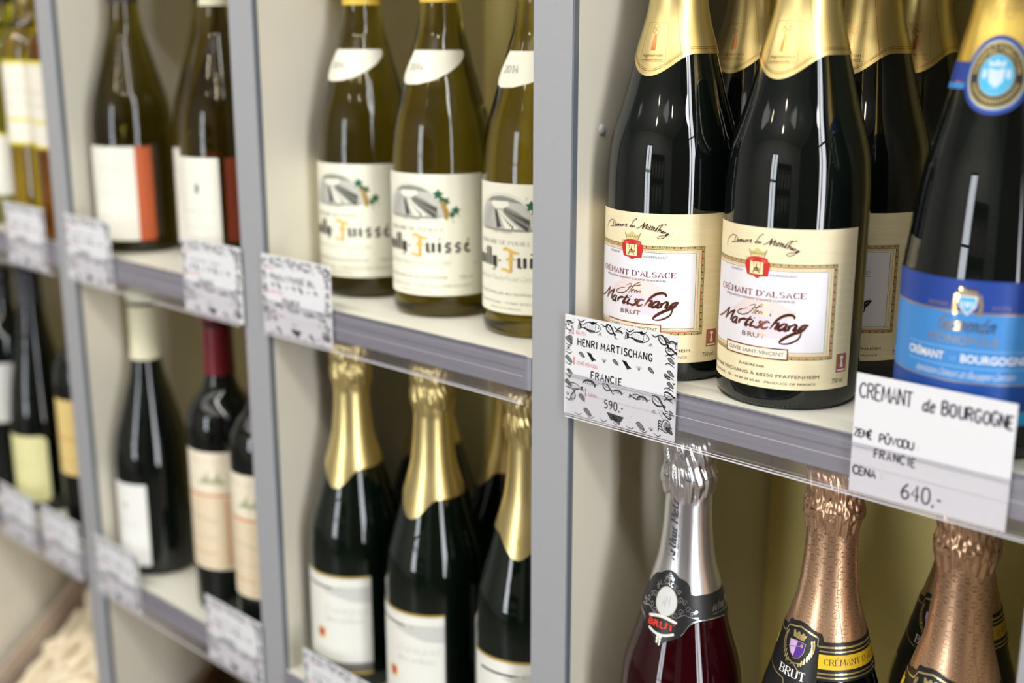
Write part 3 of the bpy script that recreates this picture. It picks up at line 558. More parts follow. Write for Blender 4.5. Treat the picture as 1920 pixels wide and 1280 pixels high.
    return [('glass_body', glass('glass_body', R_CH, .324, BLACKGLASS), None, [('grip_ribs', knurl('grip_ribs', R_CH, BLACKGLASS))]), ('front_label', body, None, [('label_print', pr)]), ('foil_capsule', cap, None, [('foil_print', cp), ('foil_skirt', foil_skirt('foil_skirt', GOLD, 3))])]
cre = cremant_spec()
SPK = 'sparkling_wine_bottle'
place(SPK, cre, 'gold-capped cream-label sparkling wine bottle nearest the upright, behind the illustrated price card', 'bottle', (.0804, .0515, ZU), 0, 'gold-capped cream-label sparkling wines')
place(SPK, cre, 'gold-capped cream-label sparkling wine bottle standing foremost, its whole label in view', 'bottle', (.1742, .0523, ZU), 0, 'gold-capped cream-label sparkling wines')
place(SPK, cre, 'gold-capped bottle in the second row, its neck seen between the two foremost ones', 'bottle', (.080, .1435, ZU), 2, 'gold-capped cream-label sparkling wines')
place(SPK, cre, 'gold-capped bottle in the second row whose shaded label edge shows beside the blue-label bottle', 'bottle', (.1695, .1432, ZU), -1, 'gold-capped cream-label sparkling wines')
place(SPK, cre, 'gold-capped bottle in the last row against the back board, emblem facing out', 'bottle', (.1630, .2328, ZU), 17, 'gold-capped cream-label sparkling wines')

# ---- blue label cremant
def blue_spec():
    DB = ink('label_royal_blue', 24, 62, 148, .5); MB = ink('label_sky_blue', 62, 136, 206, .5); CY = ink('label_cyan', 40, 160, 214, .5); LB = ink('label_light_blue', 120, 176, 226); MG = mat('muted_gold_print', (0.42, 0.32, 0.20), .4, .6)
    a = Art(); s0, s1 = -72, 72
    a.rect(s0, 81.3, s1, 98.3, DB, 1); a.rect(s0, 43.4, s1, 80.6, MB, 1); a.rect(s0, 80.5, s1, 81.5, MG, 2); a.rect(s0, 42.6, s1, 43.3, MG, 2)
    a.rect(s0, 28, s1, 42.6, ink('label_deep_blue', 14, 74, 156, .5), 1); a.rect(s0, 20.5, s1, 28, CY, 1); a.rect(s0, 27.6, s1, 28.1, MG, 2)
    for k in range(9): a.rect(s0, 41.5 - k * 1.4, s1, 41.8 - k * 1.4, DB, 2)
    a.poly([(-5, 90), (-4.2, 84), (0, 79.5), (4.2, 84), (5, 90)], WHITE, 3); a.poly([(-4.2, 89.2), (-3.5, 84.3), (0, 80.5), (3.5, 84.3), (4.2, 89.2)], ink('label_shield_blue', 70, 176, 222), 4)
    a.skel('MM', -2.6, 2.6, 83.6, 3.4, .5, WHITE, 5); a.rect(-4.6, 90.2, 4.6, 93, MG, 4)
    for k in range(5): a.ell(-4 + 2 * k, 93.4, .6, .9, GLEAM, 4)
    for d in (-1, 1):
        for k in range(5): a.ell(d * (6.2 + .5 * math.sin(k)), 80.8 + k * 2.2, 1.2, 1.5, GLEAM if d < 0 else MG, 4)
    a.skel('DEPUIS', -21, -10, 83.3, 1.9, .4, MG, 3, 'serif', sp=2); a.skel('1975', 12, 21, 83.3, 1.9, .4, MG, 3, 'serif', sp=2)
    a.skel('Goismendin', -15, 14, 70.8, 7.4, .6, GLEAM, 3, 'round', .35, sp=.9)
    a.text('MONOPOLE', -19.5, 17, 63.6, 4.6, MG, 3)
    a.rect(-33, 60.6, 33, 61.2, LB, 3); a.rect(-33, 51.0, 33, 51.6, LB, 3)
    a.text('CRÉMANT', -33, -10, 54.0, 4.2, WHITE, 3, .02); a.text('DE', -6.6, -3.2, 54.6, 2.0, LB, 3, .01); a.text('BOURGOGNE', -1, 33, 54.0, 4.2, WHITE, 3, .02)
    a.skel('Appellation Crémant de Bourgogne Contrôlée', -27, 27, 45.6, 3.6, .42, WHITE, 3, 'nib', .5, sp=.4)
    a.text('B R U T', -8.5, 12, 33.6, 3.0, LB, 3, .0)
    body = sheet('front_label', R_BL, .0444, lambda s: 20.5, lambda s: 98.3, MB, s0=s0, s1=s1, ns=80, nz=2)
    lo = lambda th: .2100 + .003 * math.cos(math.radians(th))
    cap, rad = capsule('foil_capsule', R_BL, GOLDY, lambda th: .206, .330, seed=5)
    def cut(s):
        w = 20.0; d = abs(s)
        arc = math.sqrt(max(0, w * w - s * s))
        return arc
    rr = .032
    band = sheet('neck_label', R_BL, rr, lambda s: 202.5 - max(cut(s), 7.5 if abs(s) > 18 else 0), lambda s: 202.5 + max(cut(s), 6.5 if abs(s) > 18 else 0), DB, off=.0009, s0=-70, s1=70, ns=140, nz=10)
    b = Art(); GD = mat('olive_gold_print', (0.50, 0.40, 0.13), .35, .6)
    for i in range(1): 
        b.ell(0, 202.5, 17.6, 17.6, ink('label_pale_blue', 150, 190, 235), 1, 40); b.ell(0, 202.5, 17.0, 17.0, GD, 1.5, 40); b.ell(0, 202.5, 15.8, 15.8, ink('ink_navy', 30, 30, 48), 2, 40); b.ell(0, 202.5, 10.8, 10.8, GD, 2.6, 36); b.ell(0, 202.5, 10.3, 10.3, ink('label_shield_blue', 70, 176, 222), 3, 36)
    b.skel('MONOPOLE FONDATION', -18, 18, 0, 2.9, .6, GD, 3, 'round', sp=1.5, arc=(0, 202.5, 11.9)); 
    for k in range(22):
        an = PI + (-1.2 + 2.4 * k / 21); x = 13.4 * math.sin(an); y = 202.5 + 13.4 * math.cos(an); b.stroke([(x * .9, 202.5 + (y - 202.5) * .9), (x * 1.08, 202.5 + (y - 202.5) * 1.08)], .8, GD, 3)
    PW = ink('ink_pale_grey_blue', 196, 214, 228)
    b.poly([(-5, 206), (-4, 199), (0, 196), (4, 199), (5, 206), (0, 205)], PW, 4); b.poly([(-5, 207), (-5, 210), (-2, 208.5), (0, 210.5), (2, 208.5), (5, 210), (5, 207)], PW, 4); b.ell(-7, 203, 1.4, 2.6, PW, 4); b.ell(7, 203, 1.4, 2.6, PW, 4)
    for d in (-1, 1): b.rect(d * 19.5, 198.4, d * 60, 199.0, COPPERP, 1); b.rect(d * 19.5, 195.2, d * 60, 198.2, MB, 1)
    bp = b.flat('neck_print', wrap(R_BL, rr, off=.00105)); c = Art()
    for k in range(4): c.ring(-6 + k * 4.5, 233 + (k % 2) * 4, 2.4, .35, MG, 1, 16); c.stroke([(-8 + k * 5, 238), (-6 + k * 5, 242), (-9 + k * 5, 246)], .35, MG, 1, True)
    cp = c.flat('foil_print', wrap(rad, .022, off=.00012))
    return [('glass_body', glass('glass_body', R_BL, .324, BLACKGLASS), None, [('grip_ribs', knurl('grip_ribs', R_BL, BLACKGLASS))]), ('front_label', body, 'two-tone blue label with white and gold lettering', [('label_print', a.flat('label_print', wrap(R_BL, .0444)))]),
            ('neck_label', band, 'royal blue neck band with round gold-rimmed medallion', [('neck_print', bp)]), ('foil_capsule', cap, None, [('foil_print', cp)])]
place(SPK, blue_spec(), 'sparkling wine bottle with a blue label and a blue medallion on its yellow-gold neck', 'bottle', (.2984, .0453, ZU), 11.5)

# ---- silver capped red sparkling
def silver_spec():
    lo = lambda th: .2175
    cap, rad = capsule('foil_capsule', R_CH, SILVER, lambda th: .214, .330, seed=9)
    c = Art(); GK = ink('ink_soft_grey', 70, 66, 76)
    def vtext(txt, z0, z1, s, h, w, m, st='serif'):
        t = Art(); t.skel(txt, z0, z1, 0, h, w, m, 1, st, .12, sp=1.2)
        for (x, y, l) in t.v: pass
        k = len(c.v); c.v += [(s - y, x, 1) for x, y, l in t.v]; mi = c.mi(m); c.f += [tuple(k + i for i in f) for f in t.f]; c.m += [mi] * len(t.f)
    vtext('Arthur Metz', 240.5, 283, 6.5, 11.5, 1.7, GK); c.stroke([(9.5, 236), (9.5, 247)], .35, GK, 1); c.stroke([(9.5, 262), (9.5, 273)], .35, GK, 1); vtext('DEPUIS 1904', 248.5, 260.5, 10.2, 1.8, .3, GK, 'round')
    c.stroke([(34, 219), (30, 250), (29, 270)], .4, mat('foil_seam_light', (.85, .85, .86), .15, .9), 1)
    cp = c.flat('foil_print', wrap(rad, .035, off=.00012))
    hi_p = pchip([(-62, 217.5), (-26.4, 218), (-22, 223.3), (-14, 228.3), (-10, 229), (-7, 230.2), (-3, 232), (4, 233.2), (9, 232.4), (13.4, 229.5), (18, 228.4), (22.4, 227), (26, 223.5), (27, 218.6), (34, 218), (62, 217.6)])
    lo_p = pchip([(-62, 197.6), (-38, 200), (-22, 197), (-16, 195.5), (-11, 190.5), (-3, 186.5), (3, 181.4), (7, 184.6), (13, 187.5), (19.5, 190.4), (24, 196), (28, 199), (34, 200.2), (46, 200), (62, 198.5)])
    BK = ink('neck_label_black', 26, 26, 26, .4)
    nk = sheet('neck_label', R_CH, .035, lo_p, hi_p, BK, off=.0009, s0=-62, s1=80, ns=142, nz=12)
    b = Art()
    b.ell(4, 212.2, 10.8, 10.2, ink('ink_bronze', 150, 140, 100), 1, 34); b.ell(4, 212.2, 10.2, 9.7, ink('label_light_grey', 206, 206, 204), 2, 34)
    GY = ink('ink_mid_grey', 176, 176, 176); b.skel('AM', .5, 7.5, 208.5, 7.5, .9, GY, 3, 'nib', .1, sp=.4)
    b.skel('ALSACE', -9.5, 13.5, 0, 2.8, .55, SILVERP, 2, 'serif', sp=1.6, arc=(2.5, 200, 23.2))
    for d in (-1, 1):
        for (cx, cy, r) in ((15.5, 219.5, 2), (17, 214.2, 2.6), (21.2, 213.0, 2.2), (18, 206.4, 2.6), (24, 208.6, 2.4), (27.5, 205.6, 2.0), (13, 203.6, 2.4), (31, 206.6, 1.4)):
            pts = [(4 + d * (cx - 4 + r * (1 - t / 14) * math.cos(t * .62)), cy + r * (1 - t / 14) * math.sin(t * .62)) for t in range(13)]
            b.stroke(pts, .55, SILVERP, 2)
        b.stroke([(4 + d * 10, 202), (4 + d * 17, 205), (4 + d * 22, 203.6), (4 + d * 29, 202.8)], .6, SILVERP, 2, True)
    b.stroke([(x, lo_p(x) + 1.0) for x in range(19, 62, 2)], .7, SILVERP, 2); b.stroke([(x, lo_p(x) + 1.0) for x in range(-50, -12, 2)], .7, SILVERP, 2)
    for k in range(16): b.ell(-9.5 + k * 1.6, 199.2 + 2.3 * math.sin(PI * k / 15) , 1.2, 1.2, ink('ink_cream_white', 226, 224, 214), 2, 10); b.ell(-7 + k * 1.35, 191.2 - 2.2 * math.sin(PI * k / 15), 1.0, 1.0, ink('ink_cream_white', 226, 224, 214), 2, 10)
    for k in range(6): b.ell(1.6 + (k % 2) * 2.2, 189 - k * 1.2, 1.5 - k * .16, 1.3, ink('ink_cream_white', 226, 224, 214), 2, 10)
    b.rect(-11, 193.0, 15.5, 198.6, BK, 3); b.text('BRUT', -9.4, 14.2, 193.6, 4.3, ink('ink_scarlet', 214, 52, 30), 4, .03)
    b.skel('Arthur Metz', 47, 79, 205.6, 5.6, .8, SILVERP, 2, 'serif', .3, sp=.9); b.stroke([(46.5, 203.8), (79, 203.4)], .4, SILVERP, 2)
    for k, (x, y) in enumerate(((0, 227.6), (2, 229), (4, 227.4), (6, 229), (8, 227.6), (4, 230.6))): b.ring(x, y, 1.0, .4, SILVERP, 2, 8)
    np_ = b.flat('neck_print', wrap(R_CH, .035, off=.00105))
    return [('glass_body', glass('glass_body', R_CH, .324, ROSE), None, [('grip_ribs', knurl('grip_ribs', R_CH, ROSE))]), ('foil_capsule', cap, 'silver foil with upright italic lettering', [('foil_print', cp), ('foil_skirt', foil_skirt('foil_skirt', SILVER, 6))]), ('neck_label', nk, 'black neck label with silver scrolls and red lettering', [('neck_print', np_)])]
place(SPK, silver_spec(), 'dark red sparkling wine bottle with a silver capsule and black scrolled neck label', 'bottle', (.1075, .045, ZL), 0)

# ---- copper foiled
def copper_spec():
    cap, rad = capsule('foil_capsule', R_CH, COPPER, lambda th: .208, .330, seed=13)
    c = Art(); CK = mat('foil_engraving', (0.30, 0.15, 0.08), .4, .5); row = 0; z = 216
    while z < 302:
        r = rad(z / 1000); per = 2 * PI * .035 * 1000; n = max(8, int(round(2 * PI * r * 1000 / 8.2)))
        for k in range(n):
            s = (k + .5 * (row % 2)) * per / n - per / 2
            if abs(s) > 88: continue
            w = 2.35 * .035 / r
            q = w / 1.75; lw = .15 * .035 / r
            c.stroke([(s + q * x, z + y * 1.25) for x, y in ((-.2, 1.0), (-1.0, 1.3), (-1.7, .6), (-1.7, -.5), (-1.1, -1.1))], lw, CK, 1, True)
            c.stroke([(s + q * x, z + y * 1.25) for x, y in ((-1.0, 1.3), (.3, 1.6), (1.3, 1.1), (1.6, 0), (1.1, -1.1), (0, -1.5), (-.9, -1.2), (-.6, -.9), (.1, -1.3))], lw, CK, 1, True)
            c.stroke([(s + q * x, z + y * 1.25) for x, y in ((.45, 1.0), (.1, -.2), (-.4, -1.2))], lw, CK, 1, True)
        z += 5.0; row += 1
    c.stroke([(32, 214), (28, 240), (27, 262)], .3, CK, 1); c.stroke([(55, 214), (52, 245), (51, 262)], .25, CK, 1)
    cp = c.flat('foil_print', wrap(rad, .035, off=.0001))
    hi_l = pchip([(-34.5, 214.6), (-33.5, 216), (-24, 217.4), (-22.6, 221.4), (-16, 221.9), (-8.1, 223.3), (-1.5, 222.8), (5, 220.9), (10.3, 219.7), (14.4, 219.1), (15.6, 214.6)])
    hi = lambda s: hi_l(s) if -34.5 < s < 15.6 else 214.6
    lo = lambda s: 190.3 if s > 12.6 or s < -36 else 170
    BK = ink('neck_label_black', 26, 26, 26, .4); YE = ink('neck_yellow', 232, 190, 40, .45); PG = mat('pale_gold_print', (0.78, 0.62, 0.28), .25, .8)
    nk = sheet('neck_label', R_CH, .035, lo, hi, BK, off=.0009, s0=-95, s1=95, ns=190, nz=14)
    b = Art()
    for (x0, x1) in ((12.8, 95), (-95, -36)):
        b.rect(x0, 211.0, x1, 212.3, PG, 1); b.rect(x0, 208.4, x1, 209.4, PG, 1); b.rect(x0, 197.8, x1, 206.9, YE, 1); b.rect(x0, 194.5, x1, 195.6, PG, 1); b.rect(x0, 192.0, x1, 193.1, PG, 1)
    b.skel("CRÉMANT D'ALSACE", 17, 78, 200.6, 3.6, .62, DK, 2, 'serif', sp=1.6)
    g1 = [(12.8, 211.6), (11.2, 211.6), (11, 216.4), (9.7, 217.0), (1.4, 218.8), (-5.8, 220.1), (-12.5, 218.9), (-21, 217.2), (-23.5, 212.4), (-31, 211.6), (-36, 211.6)]
    b.stroke(g1, 1.1, PG, 1)
    b.poly([(-14.2, 210.2), (-6.2, 210.9), (-7.6, 200.6), (-10.8, 202.2), (-13.4, 205.4)], ink('shield_lilac', 214, 176, 226), 2); b.poly([(-6.2, 210.9), (1.4, 210.6), (.6, 204.6), (-2.2, 201), (-6.4, 199.6), (-7.6, 200.6)], ink('shield_purple', 84, 44, 150), 2)
    b.stroke([(-14.2, 210.2), (-6.4, 211.1), (1.5, 210.7), (.7, 204.6), (-2.2, 200.8), (-6.4, 199.4), (-10.8, 202), (-13.5, 205.4), (-14.2, 210.2)], .4, PG, 3); b.stroke([(-13, 205.4), (-2, 208.6)], .6, PG, 4); b.ell(-1.8, 208.7, 1.2, 1.2, PG, 4, 8)
    b.poly([(-13, 215.6), (-11.8, 212.4), (-1, 212.0), (1.6, 215.9), (-.6, 215.6), (-.8, 216.8), (-3.4, 216.6), (-3.6, 215.6), (-5.4, 215.6), (-5.6, 216.8), (-8, 216.8), (-8.2, 215.6), (-10.2, 215.6), (-10.6, 216.8), (-13, 216.6)], PG, 2)
    for k in range(9):
        t = k / 8; 
        for d in (-1, 1):
            x = -6.4 + d * (3 + 11.2 * math.sin(.25 + t * 1.65)); y = 196.6 + 16 * t
            b.ell(x - .9, y, .75, 1.5, PG, 3, 8); b.ell(x + .9, y + .7, .75, 1.5, PG, 3, 8)
    b.stroke([(-15, 198), (-6.4, 196.4), (1, 191.5)], .8, PG, 3); b.stroke([(2, 198), (-6.4, 196.4), (-9, 195)], .8, PG, 3)
    b.skel('BRUT', -16.5, 4.6, 187.4, 5.2, 1.35, WHITE, 2, 'serif', sp=1.8)
    b.stroke([(-34, 189), (-28, 186.4), (-20, 184.8), (-11.4, 184.2), (-9.2, 180), (-9, 172)], .8, PG, 2); b.stroke([(21, 189), (15, 186.4), (7, 184.8), (-1.4, 184.2), (-3.8, 180), (-4, 172)], .8, PG, 2)
    nkp = b.flat('neck_print', wrap(R_CH, .035, off=.00105))
    d = Art(); d.rect(-50, 60, 50, 61, PG, 1); lab = sheet('front_label', R_CH, .0444, lambda s: 20, lambda s: 105, BK, s0=-55, s1=55, ns=40, nz=2); d.text('BRUT', -12, 12, 80, 6, PG, 1)
    return [('glass_body', glass('glass_body', R_CH, .324, GREENGLASS), None, [('grip_ribs', knurl('grip_ribs', R_CH, GREENGLASS))]), ('foil_capsule', cap, 'copper foil engraved all over with a curled initial', [('foil_print', cp), ('foil_skirt', foil_skirt('foil_skirt', COPPER, 11))]), ('neck_label', nk, 'black, yellow and gold neck label with a purple shield', [('neck_print', nkp)]), ('front_label', lab, None, [('label_print', d.flat('label_print', wrap(R_CH, .0444)))])]
cop = copper_spec(); GC = 'copper-foiled sparkling wines on the lower shelf'
place(SPK, cop, 'copper-foiled sparkling wine bottle beside the silver-capped one, yellow neck band in full view', 'bottle', (.2100, .0600, ZL), 0, GC)
place(SPK, cop, 'copper-foiled sparkling wine bottle below the handwritten white card, nearest the viewer', 'bottle', (.2975, .0600, ZL), 3, GC)
place(SPK, cop, 'copper-foiled sparkling wine bottle half hidden behind the nearest copper-foiled one', 'bottle', (.2600, .1560, ZL), -4, GC)

# ---- gold foil bottles of the middle bay
def goldedge_spec():
    LW = ink('label_ivory', 236, 236, 226); GE = mat('gold_border_print', (0.66, 0.47, 0.10), .35, .5)
    s0, s1 = -40, 39
    lab = sheet('front_label', R_CH, .0444, lambda s: 16.5, lambda s: 114.5, LW, s0=s0, s1=s1, ns=44, nz=2)
    a = Art(); a.rect(s0, 112.2, s1, 114.5, GE, 1); a.rect(s0, 24.5, s1, 28, KG, 1); a.rect(s0, 18.5, s1, 24.5, ink('label_taupe', 104, 100, 88), 1); a.rect(s0, 16.5, s1, 18.6, GE, 2)
    a.rect(-32, 100.6, 12, 102.6, ink('ink_charcoal', 70, 70, 72), 1); a.poly([(10, 104), (39, 104), (39, 88), (22, 90), (-10, 98)], ink('label_soft_grey', 206, 206, 200), 1)
    a.skel('Crémant', -8, 34, 77, 6.4, .6, ink('ink_mid_grey2', 168, 168, 160), 2, 'nib', .4); a.skel('Blanc de Blancs', -6, 30, 68.5, 4.4, .5, ink('ink_mid_grey2', 168, 168, 160), 2, 'nib', .4)
    a.rect(-18, 48, -6, 60, ink('label_pale_yellow', 236, 226, 180), 2); a.poly([(-16.5, 58), (-14, 59.5), (-12, 58), (-9.5, 59.5), (-8, 57), (-9, 51.5), (-13, 49), (-16, 52)], ink('ink_soft_red', 200, 72, 50), 3)
    lo = lambda th: .1945 + .0175 * (1 - math.cos(min(1, abs(th) / 48) * PI)) / 2
    cap, rad = capsule('foil_capsule', R_CH, GOLD, lo, .330, seed=21)
    c = Art(); c.poly([(-1, 206), (1.4, 205.6), (.8, 210), (2, 214), (-.4, 211)], GE, 1); c.stroke([(30, 215), (28, 240), (27, 262)], .3, GE, 1)
    return [('glass_body', glass('glass_body', R_CH, .324, GREENGLASS), None, []), ('front_label', lab, None, [('label_print', a.flat('label_print', wrap(R_CH, .0444)))]), ('foil_capsule', cap, None, [('foil_print', c.flat('foil_print', wrap(rad, .026, off=.00012))), ('foil_skirt', foil_skirt('foil_skirt', GOLD, 8))])]
ge = goldedge_spec(); GG = 'gold-foiled sparkling wines with gold-edged ivory labels'
place(SPK, ge, 'gold-foiled bottle with gold-edged ivory label, first from the cream side panel', 'bottle', (-.272, .0555, ZL), 16, GG)
place(SPK, ge, 'gold-foiled bottle with gold-edged ivory label standing in the middle of its front row', 'bottle', (-.163, .055, ZL), 6, GG)
place(SPK, ge, 'gold-foiled bottle with gold-edged ivory label partly cut off by the grey upright', 'bottle', (-.050, .052, ZL), 27, GG)
place(SPK, ge, 'gold-foiled bottle in the row behind, glimpsed right of the first front-row neck', 'bottle', (-.262, .1475, ZL), -30, GG)
place(SPK, ge, 'gold-foiled bottle in the row behind, its dark shoulder beside the middle front-row neck', 'bottle', (-.158, .1475, ZL), -30, GG)
place(SPK, ge, 'gold-foiled bottle in the row behind, its cap showing left of the cut-off bottle', 'bottle', (-.062, .1435, ZL), 20, GG)

# ---- white burgundies, olive glass
FU = [(2.6,[(7.6,67.5),(10.5,68.6),(14.1,67.2),(17.7,66.0),(20.7,66.0)]),(2.6,[(14.5,67.0),(14.4,60.5),(14.2,52.4)]),(1.8,[(10.6,60.2),(14.4,61.3),(18.0,60.7)]),(2.2,[(5.9,52.5),(10.0,52.5),(13.7,51.3),(14.7,54.0)])]
def pouilly_spec():
    LC = ink('label_ivory_warm', 242, 240, 220); D = -7; GL = ink('ink_gold', 228, 190, 92); BKF = ink('ink_soft_black', 52, 50, 42)
    lab = sheet('front_label', R_BU, .0425, lambda s: 18.9, lambda s: 117, LC, s0=-62, s1=62, ns=60, nz=2)
    a = Art(); G1 = ink('engraving_light_grey', 196, 196, 186); G2 = ink('engraving_mid_grey', 140, 140, 130); G3 = ink('engraving_dark_grey', 70, 70, 62)
    cx = 0; arch = [(cx + 28 * math.cos(PI * k / 24), 82.5 + 26 * math.sin(PI * k / 24)) for k in range(25)]
    a.poly(arch, G1, 1); a.stroke([(cx + 29.2 * math.cos(PI * k / 24), 82.5 + 27.2 * math.sin(PI * k / 24)) for k in range(25)], .25, G2, 1)
    a.poly([(-17, 103), (-10, 106.6), (0, 107.6), (10, 106), (17, 102.6), (6, 103.6), (-8, 103.6)], G2, 2)
    a.poly([(-11, 101.5), (-9.5, 103.6), (5.5, 104), (6.5, 101), (1.5, 98.6), (-6.5, 98.2), (-10.5, 100)], LC, 3)
    a.poly([(-7.5, 97), (-5.5, 97.4), (-.6, 84.5), (-5.5, 83.6)], G3, 3)
    a.poly([(-4, 97), (-1, 96.5), (14, 84), (3, 83.2)], LC, 2)
    a.poly([(1.2, 98.4), (4, 99.8), (13, 96.6), (22.4, 90.4), (23.4, 83.6), (20.5, 83), (12, 90), (1, 96.5)], G2, 2.5)
    for k in range(14):
        t = k / 13; x = 2 + 20 * t; y = 97.5 - 8.5 * t; a.ell(x, y, .45 + .4 * t, 1 + 1.6 * t, G3, 3, 8)
        x = 2 + 18.5 * t; y = 95.5 - 11.5 * t; a.ell(x, y, .45 + .5 * t, .9 + 1.3 * t, G3, 3, 8)
        if k % 2 == 0: a.ell(-2 + 12 * t, 95 - 11 * t, .35 + .5 * t, .7 + 1.0 * t, G3, 3, 8)
    for k in range(9): a.stroke([(-24 + k * 1.8, 83.5), (-14 + k * 1.0, 100)], .3, G2, 2)
    for k in range(5): a.stroke([(cx - 26 + k, 83 - k * .35), (cx + 27 - k, 83.2 - k * .35)], .25, G2, 2)
    a.skel('LES VIGNES', -9, 8, 80.2, 1.2, .25, G2, 3, 'round')
    GR = ink('vine_leaf_green', 30, 96, 64); OC = ink('grape_ochre', 172, 136, 62)
    def leaf(x, y, r, rot):
        a.poly([(x + r * (1 if k % 2 == 0 else .55) * math.cos(rot + k * PI / 5), y + r * (1 if k % 2 == 0 else .55) * math.sin(rot + k * PI / 5)) for k in range(10)], GR, 4)
    leaf(23.5, 101, 4.6, .3); leaf(29.5, 95.5, 4.0, .9); leaf(37.5, 88, 4.2, .2); leaf(34.5, 85, 3.4, .7); leaf(26, 97, 3, 0)
    for k in range(16): a.ell(25.5 + (k % 3) * 1.4 + k * .25, 95.5 - k * .8, 1.1, 1.1, OC, 5, 8)
    for k in range(10): a.ell(29.5 + (k % 2) * 1.3 - (k * .05), 88.5 - k * .75, 1.0, 1.0, OC, 5, 8)
    a.stroke([(33, 83), (36, 80.5), (34.4, 79.4), (37, 78.6)], .3, G2, 4, True); a.stroke([(39, 85), (41, 83), (39.4, 82)], .3, G2, 4, True); a.stroke([(21, 105), (19.4, 106.6), (21.4, 107.6)], .3, G2, 4, True)
    a.skel('DOMAINE DE POUILLY', -27, 27, 71.4, 2.9, .5, ink('ink_taupe', 134, 128, 112), 2, 'serif', sp=1.6)
    a.traced(FU, GL, 1.05, 4, D); a.traced([(w * .4, [(x + 1.2, y - .4) for x, y in p]) for w, p in FU], ink('ink_bronze2', 150, 110, 50), 1, 3, D)
    # broken-stroke letters with diamond feet
    def stem(x, y0, y1, w=2.7):
        a.poly([(x - w / 2, y0), (x, y0 - .8), (x + w / 2, y0), (x + w / 2, y1), (x, y1 + .8), (x - w / 2, y1)], BKF, 4)
    def dia(x, y, w=1.8): a.poly([(x - w, y), (x, y - w * .8), (x + w, y), (x, y + w * .8)], BKF, 4)
    B0, X0 = 54.6, 61.8
    stem(14.4, B0 + .4, X0); stem(19, B0 + .4, X0); dia(15.8, B0 + .2, 1.2)
    stem(24, B0 + .4, X0); dia(24, 65.2, 1.0)
    for sx in (30.6, 38.6):
        a.stroke([(sx + 2.6, 61.2), (sx, 61.8), (sx - 1.8, 59.8), (sx + 2.2, 57.2), (sx + 1.4, 55.2), (sx - 1.8, 55.2)], 2.2, BKF, 4)
    a.stroke([(48.2, 60.2), (46.6, 61.4), (45.2, 60), (45.2, 56), (47.4, 54.8), (49.2, 56)], 2.2, BKF, 4); a.stroke([(45.4, 57.8), (48.2, 60.2)], .8, BKF, 4); a.stroke([(47, 63.4), (48.2, 65.4)], 1.2, BKF, 4)
    a.stroke([(-3.6, 59), (-1.4, 59)], 1.1, BKF, 4)
    stem(-9.2, B0 + .4, X0); stem(-6.6, 54, X0); a.stroke([(-6.6, 54), (-8, 51.6), (-10.2, 52)], 1.0, BKF, 4); dia(-8, B0, .9)
    stem(-13, B0 + .4, 68); stem(-17, B0 + .4, 68); stem(-21, B0 + .4, X0); dia(-21, 65.2, 1); stem(-25, B0 + .4, X0); stem(-29, B0 + .4, X0); dia(-27.8, B0, 1.1)
    a.ring(-35, 58, 2.4, 1.5, BKF, 4, 8, 3.4); stem(-42, B0, 67.6, 2.2); a.stroke([(-42, 67.6), (-37.6, 66), (-38.6, 61.5), (-41.6, 61)], 1.6, BKF, 4)
    GN = ink('ink_sage', 168, 178, 150); a.skel('Appellation Pouilly-Fuissé Contrôlée', -33, 33, 44.4, 3.4, .4, GN, 2, 'nib', .3, sp=.6)
    TP = ink('ink_taupe', 134, 128, 112)
    a.text('MIS EN BOUTEILLES AU DOMAINE', -37, 30, 33.0, 2.0, TP, 2); a.text('750 ml', 40, 52, 33.0, 2.2, TP, 2); a.text('13 %', 53, 57, 44, 1.6, TP, 2); a.text('SCEA Domaine Pouilly - 71960 SOLUTRÉ POUILLY', -42, 52, 26.2, 1.7, TP, 2, .0); a.text('PRODUCE OF FRANCE', -13, 16, 22.0, 1.3, TP, 2)
    # vintage sash on the shoulder
    pts = [(-9.3, 212), (66, 212), (69, 210.6), (66.5, 206.5), (56, 200.4), (42, 194.4), (26, 189), (8, 186), (-10, 185.6), (-20, 187.6), (-25.4, 191.6), (-25, 195), (-17, 204)]
    v = Art(); n = 40
    v.poly([(x - 7, y) for x, y in pts], LC, 0, 2.2); vt = Art(); vt.skel('2014', -17, 5, 196.4, 5.4, 1.0, ink('ink_mid_dark_grey', 104, 104, 96), 1, 'serif', sp=1.6); vtm = vt.flat('vintage_print', wrap(R_BU, .0425, off=.00085))
    vl = v.flat('vintage_label', wrap(R_BU, .0425, off=.0006, step=.0001))
    # sub-divide the sash vertically by sampling heights: keep it hugging the shoulder
    bm = bmesh.new(); bm.from_mesh(vl); 
    for _ in range(2):
        es = [e for e in bm.edges if e.calc_length() > .004]
        if es: bmesh.ops.subdivide_edges(bm, edges=es, cuts=2, use_grid_fill=False)
    for w in bm.verts:
        r0 = R_BU(w.co.z) + (.0006 if w.co.to_2d().length < R_BU(w.co.z) + .00066 else .0007); l = w.co.to_2d().length
        w.co.x *= r0 / l; w.co.y *= r0 / l
    bmesh.ops.triangulate(bm, faces=bm.faces[:]); bm.to_mesh(vl); bm.free()
    cap, rad = capsule('foil_capsule', R_BU, ink('capsule_yellow', 224, 190, 70, .4), lambda th: .2485, .2975, plain=True)
    return [('glass_body', glass('glass_body', R_BU, .297, OLIVE, .0158), None, []), ('front_label', lab, None, [('label_print', a.flat('label_print', wrap(R_BU, .0425)))]), ('vintage_label', vl, 'slanted white shoulder label', [('vintage_print', vtm)]), ('foil_capsule', cap, None, [])]
po = pouilly_spec(); GP = 'olive white burgundies with vineyard labels'; WB = 'wine_bottle'
place(WB, po, 'olive white burgundy bottle with vineyard label, nearest the cream side panel', 'bottle', (-.2722, .0805, ZU), 9, GP)
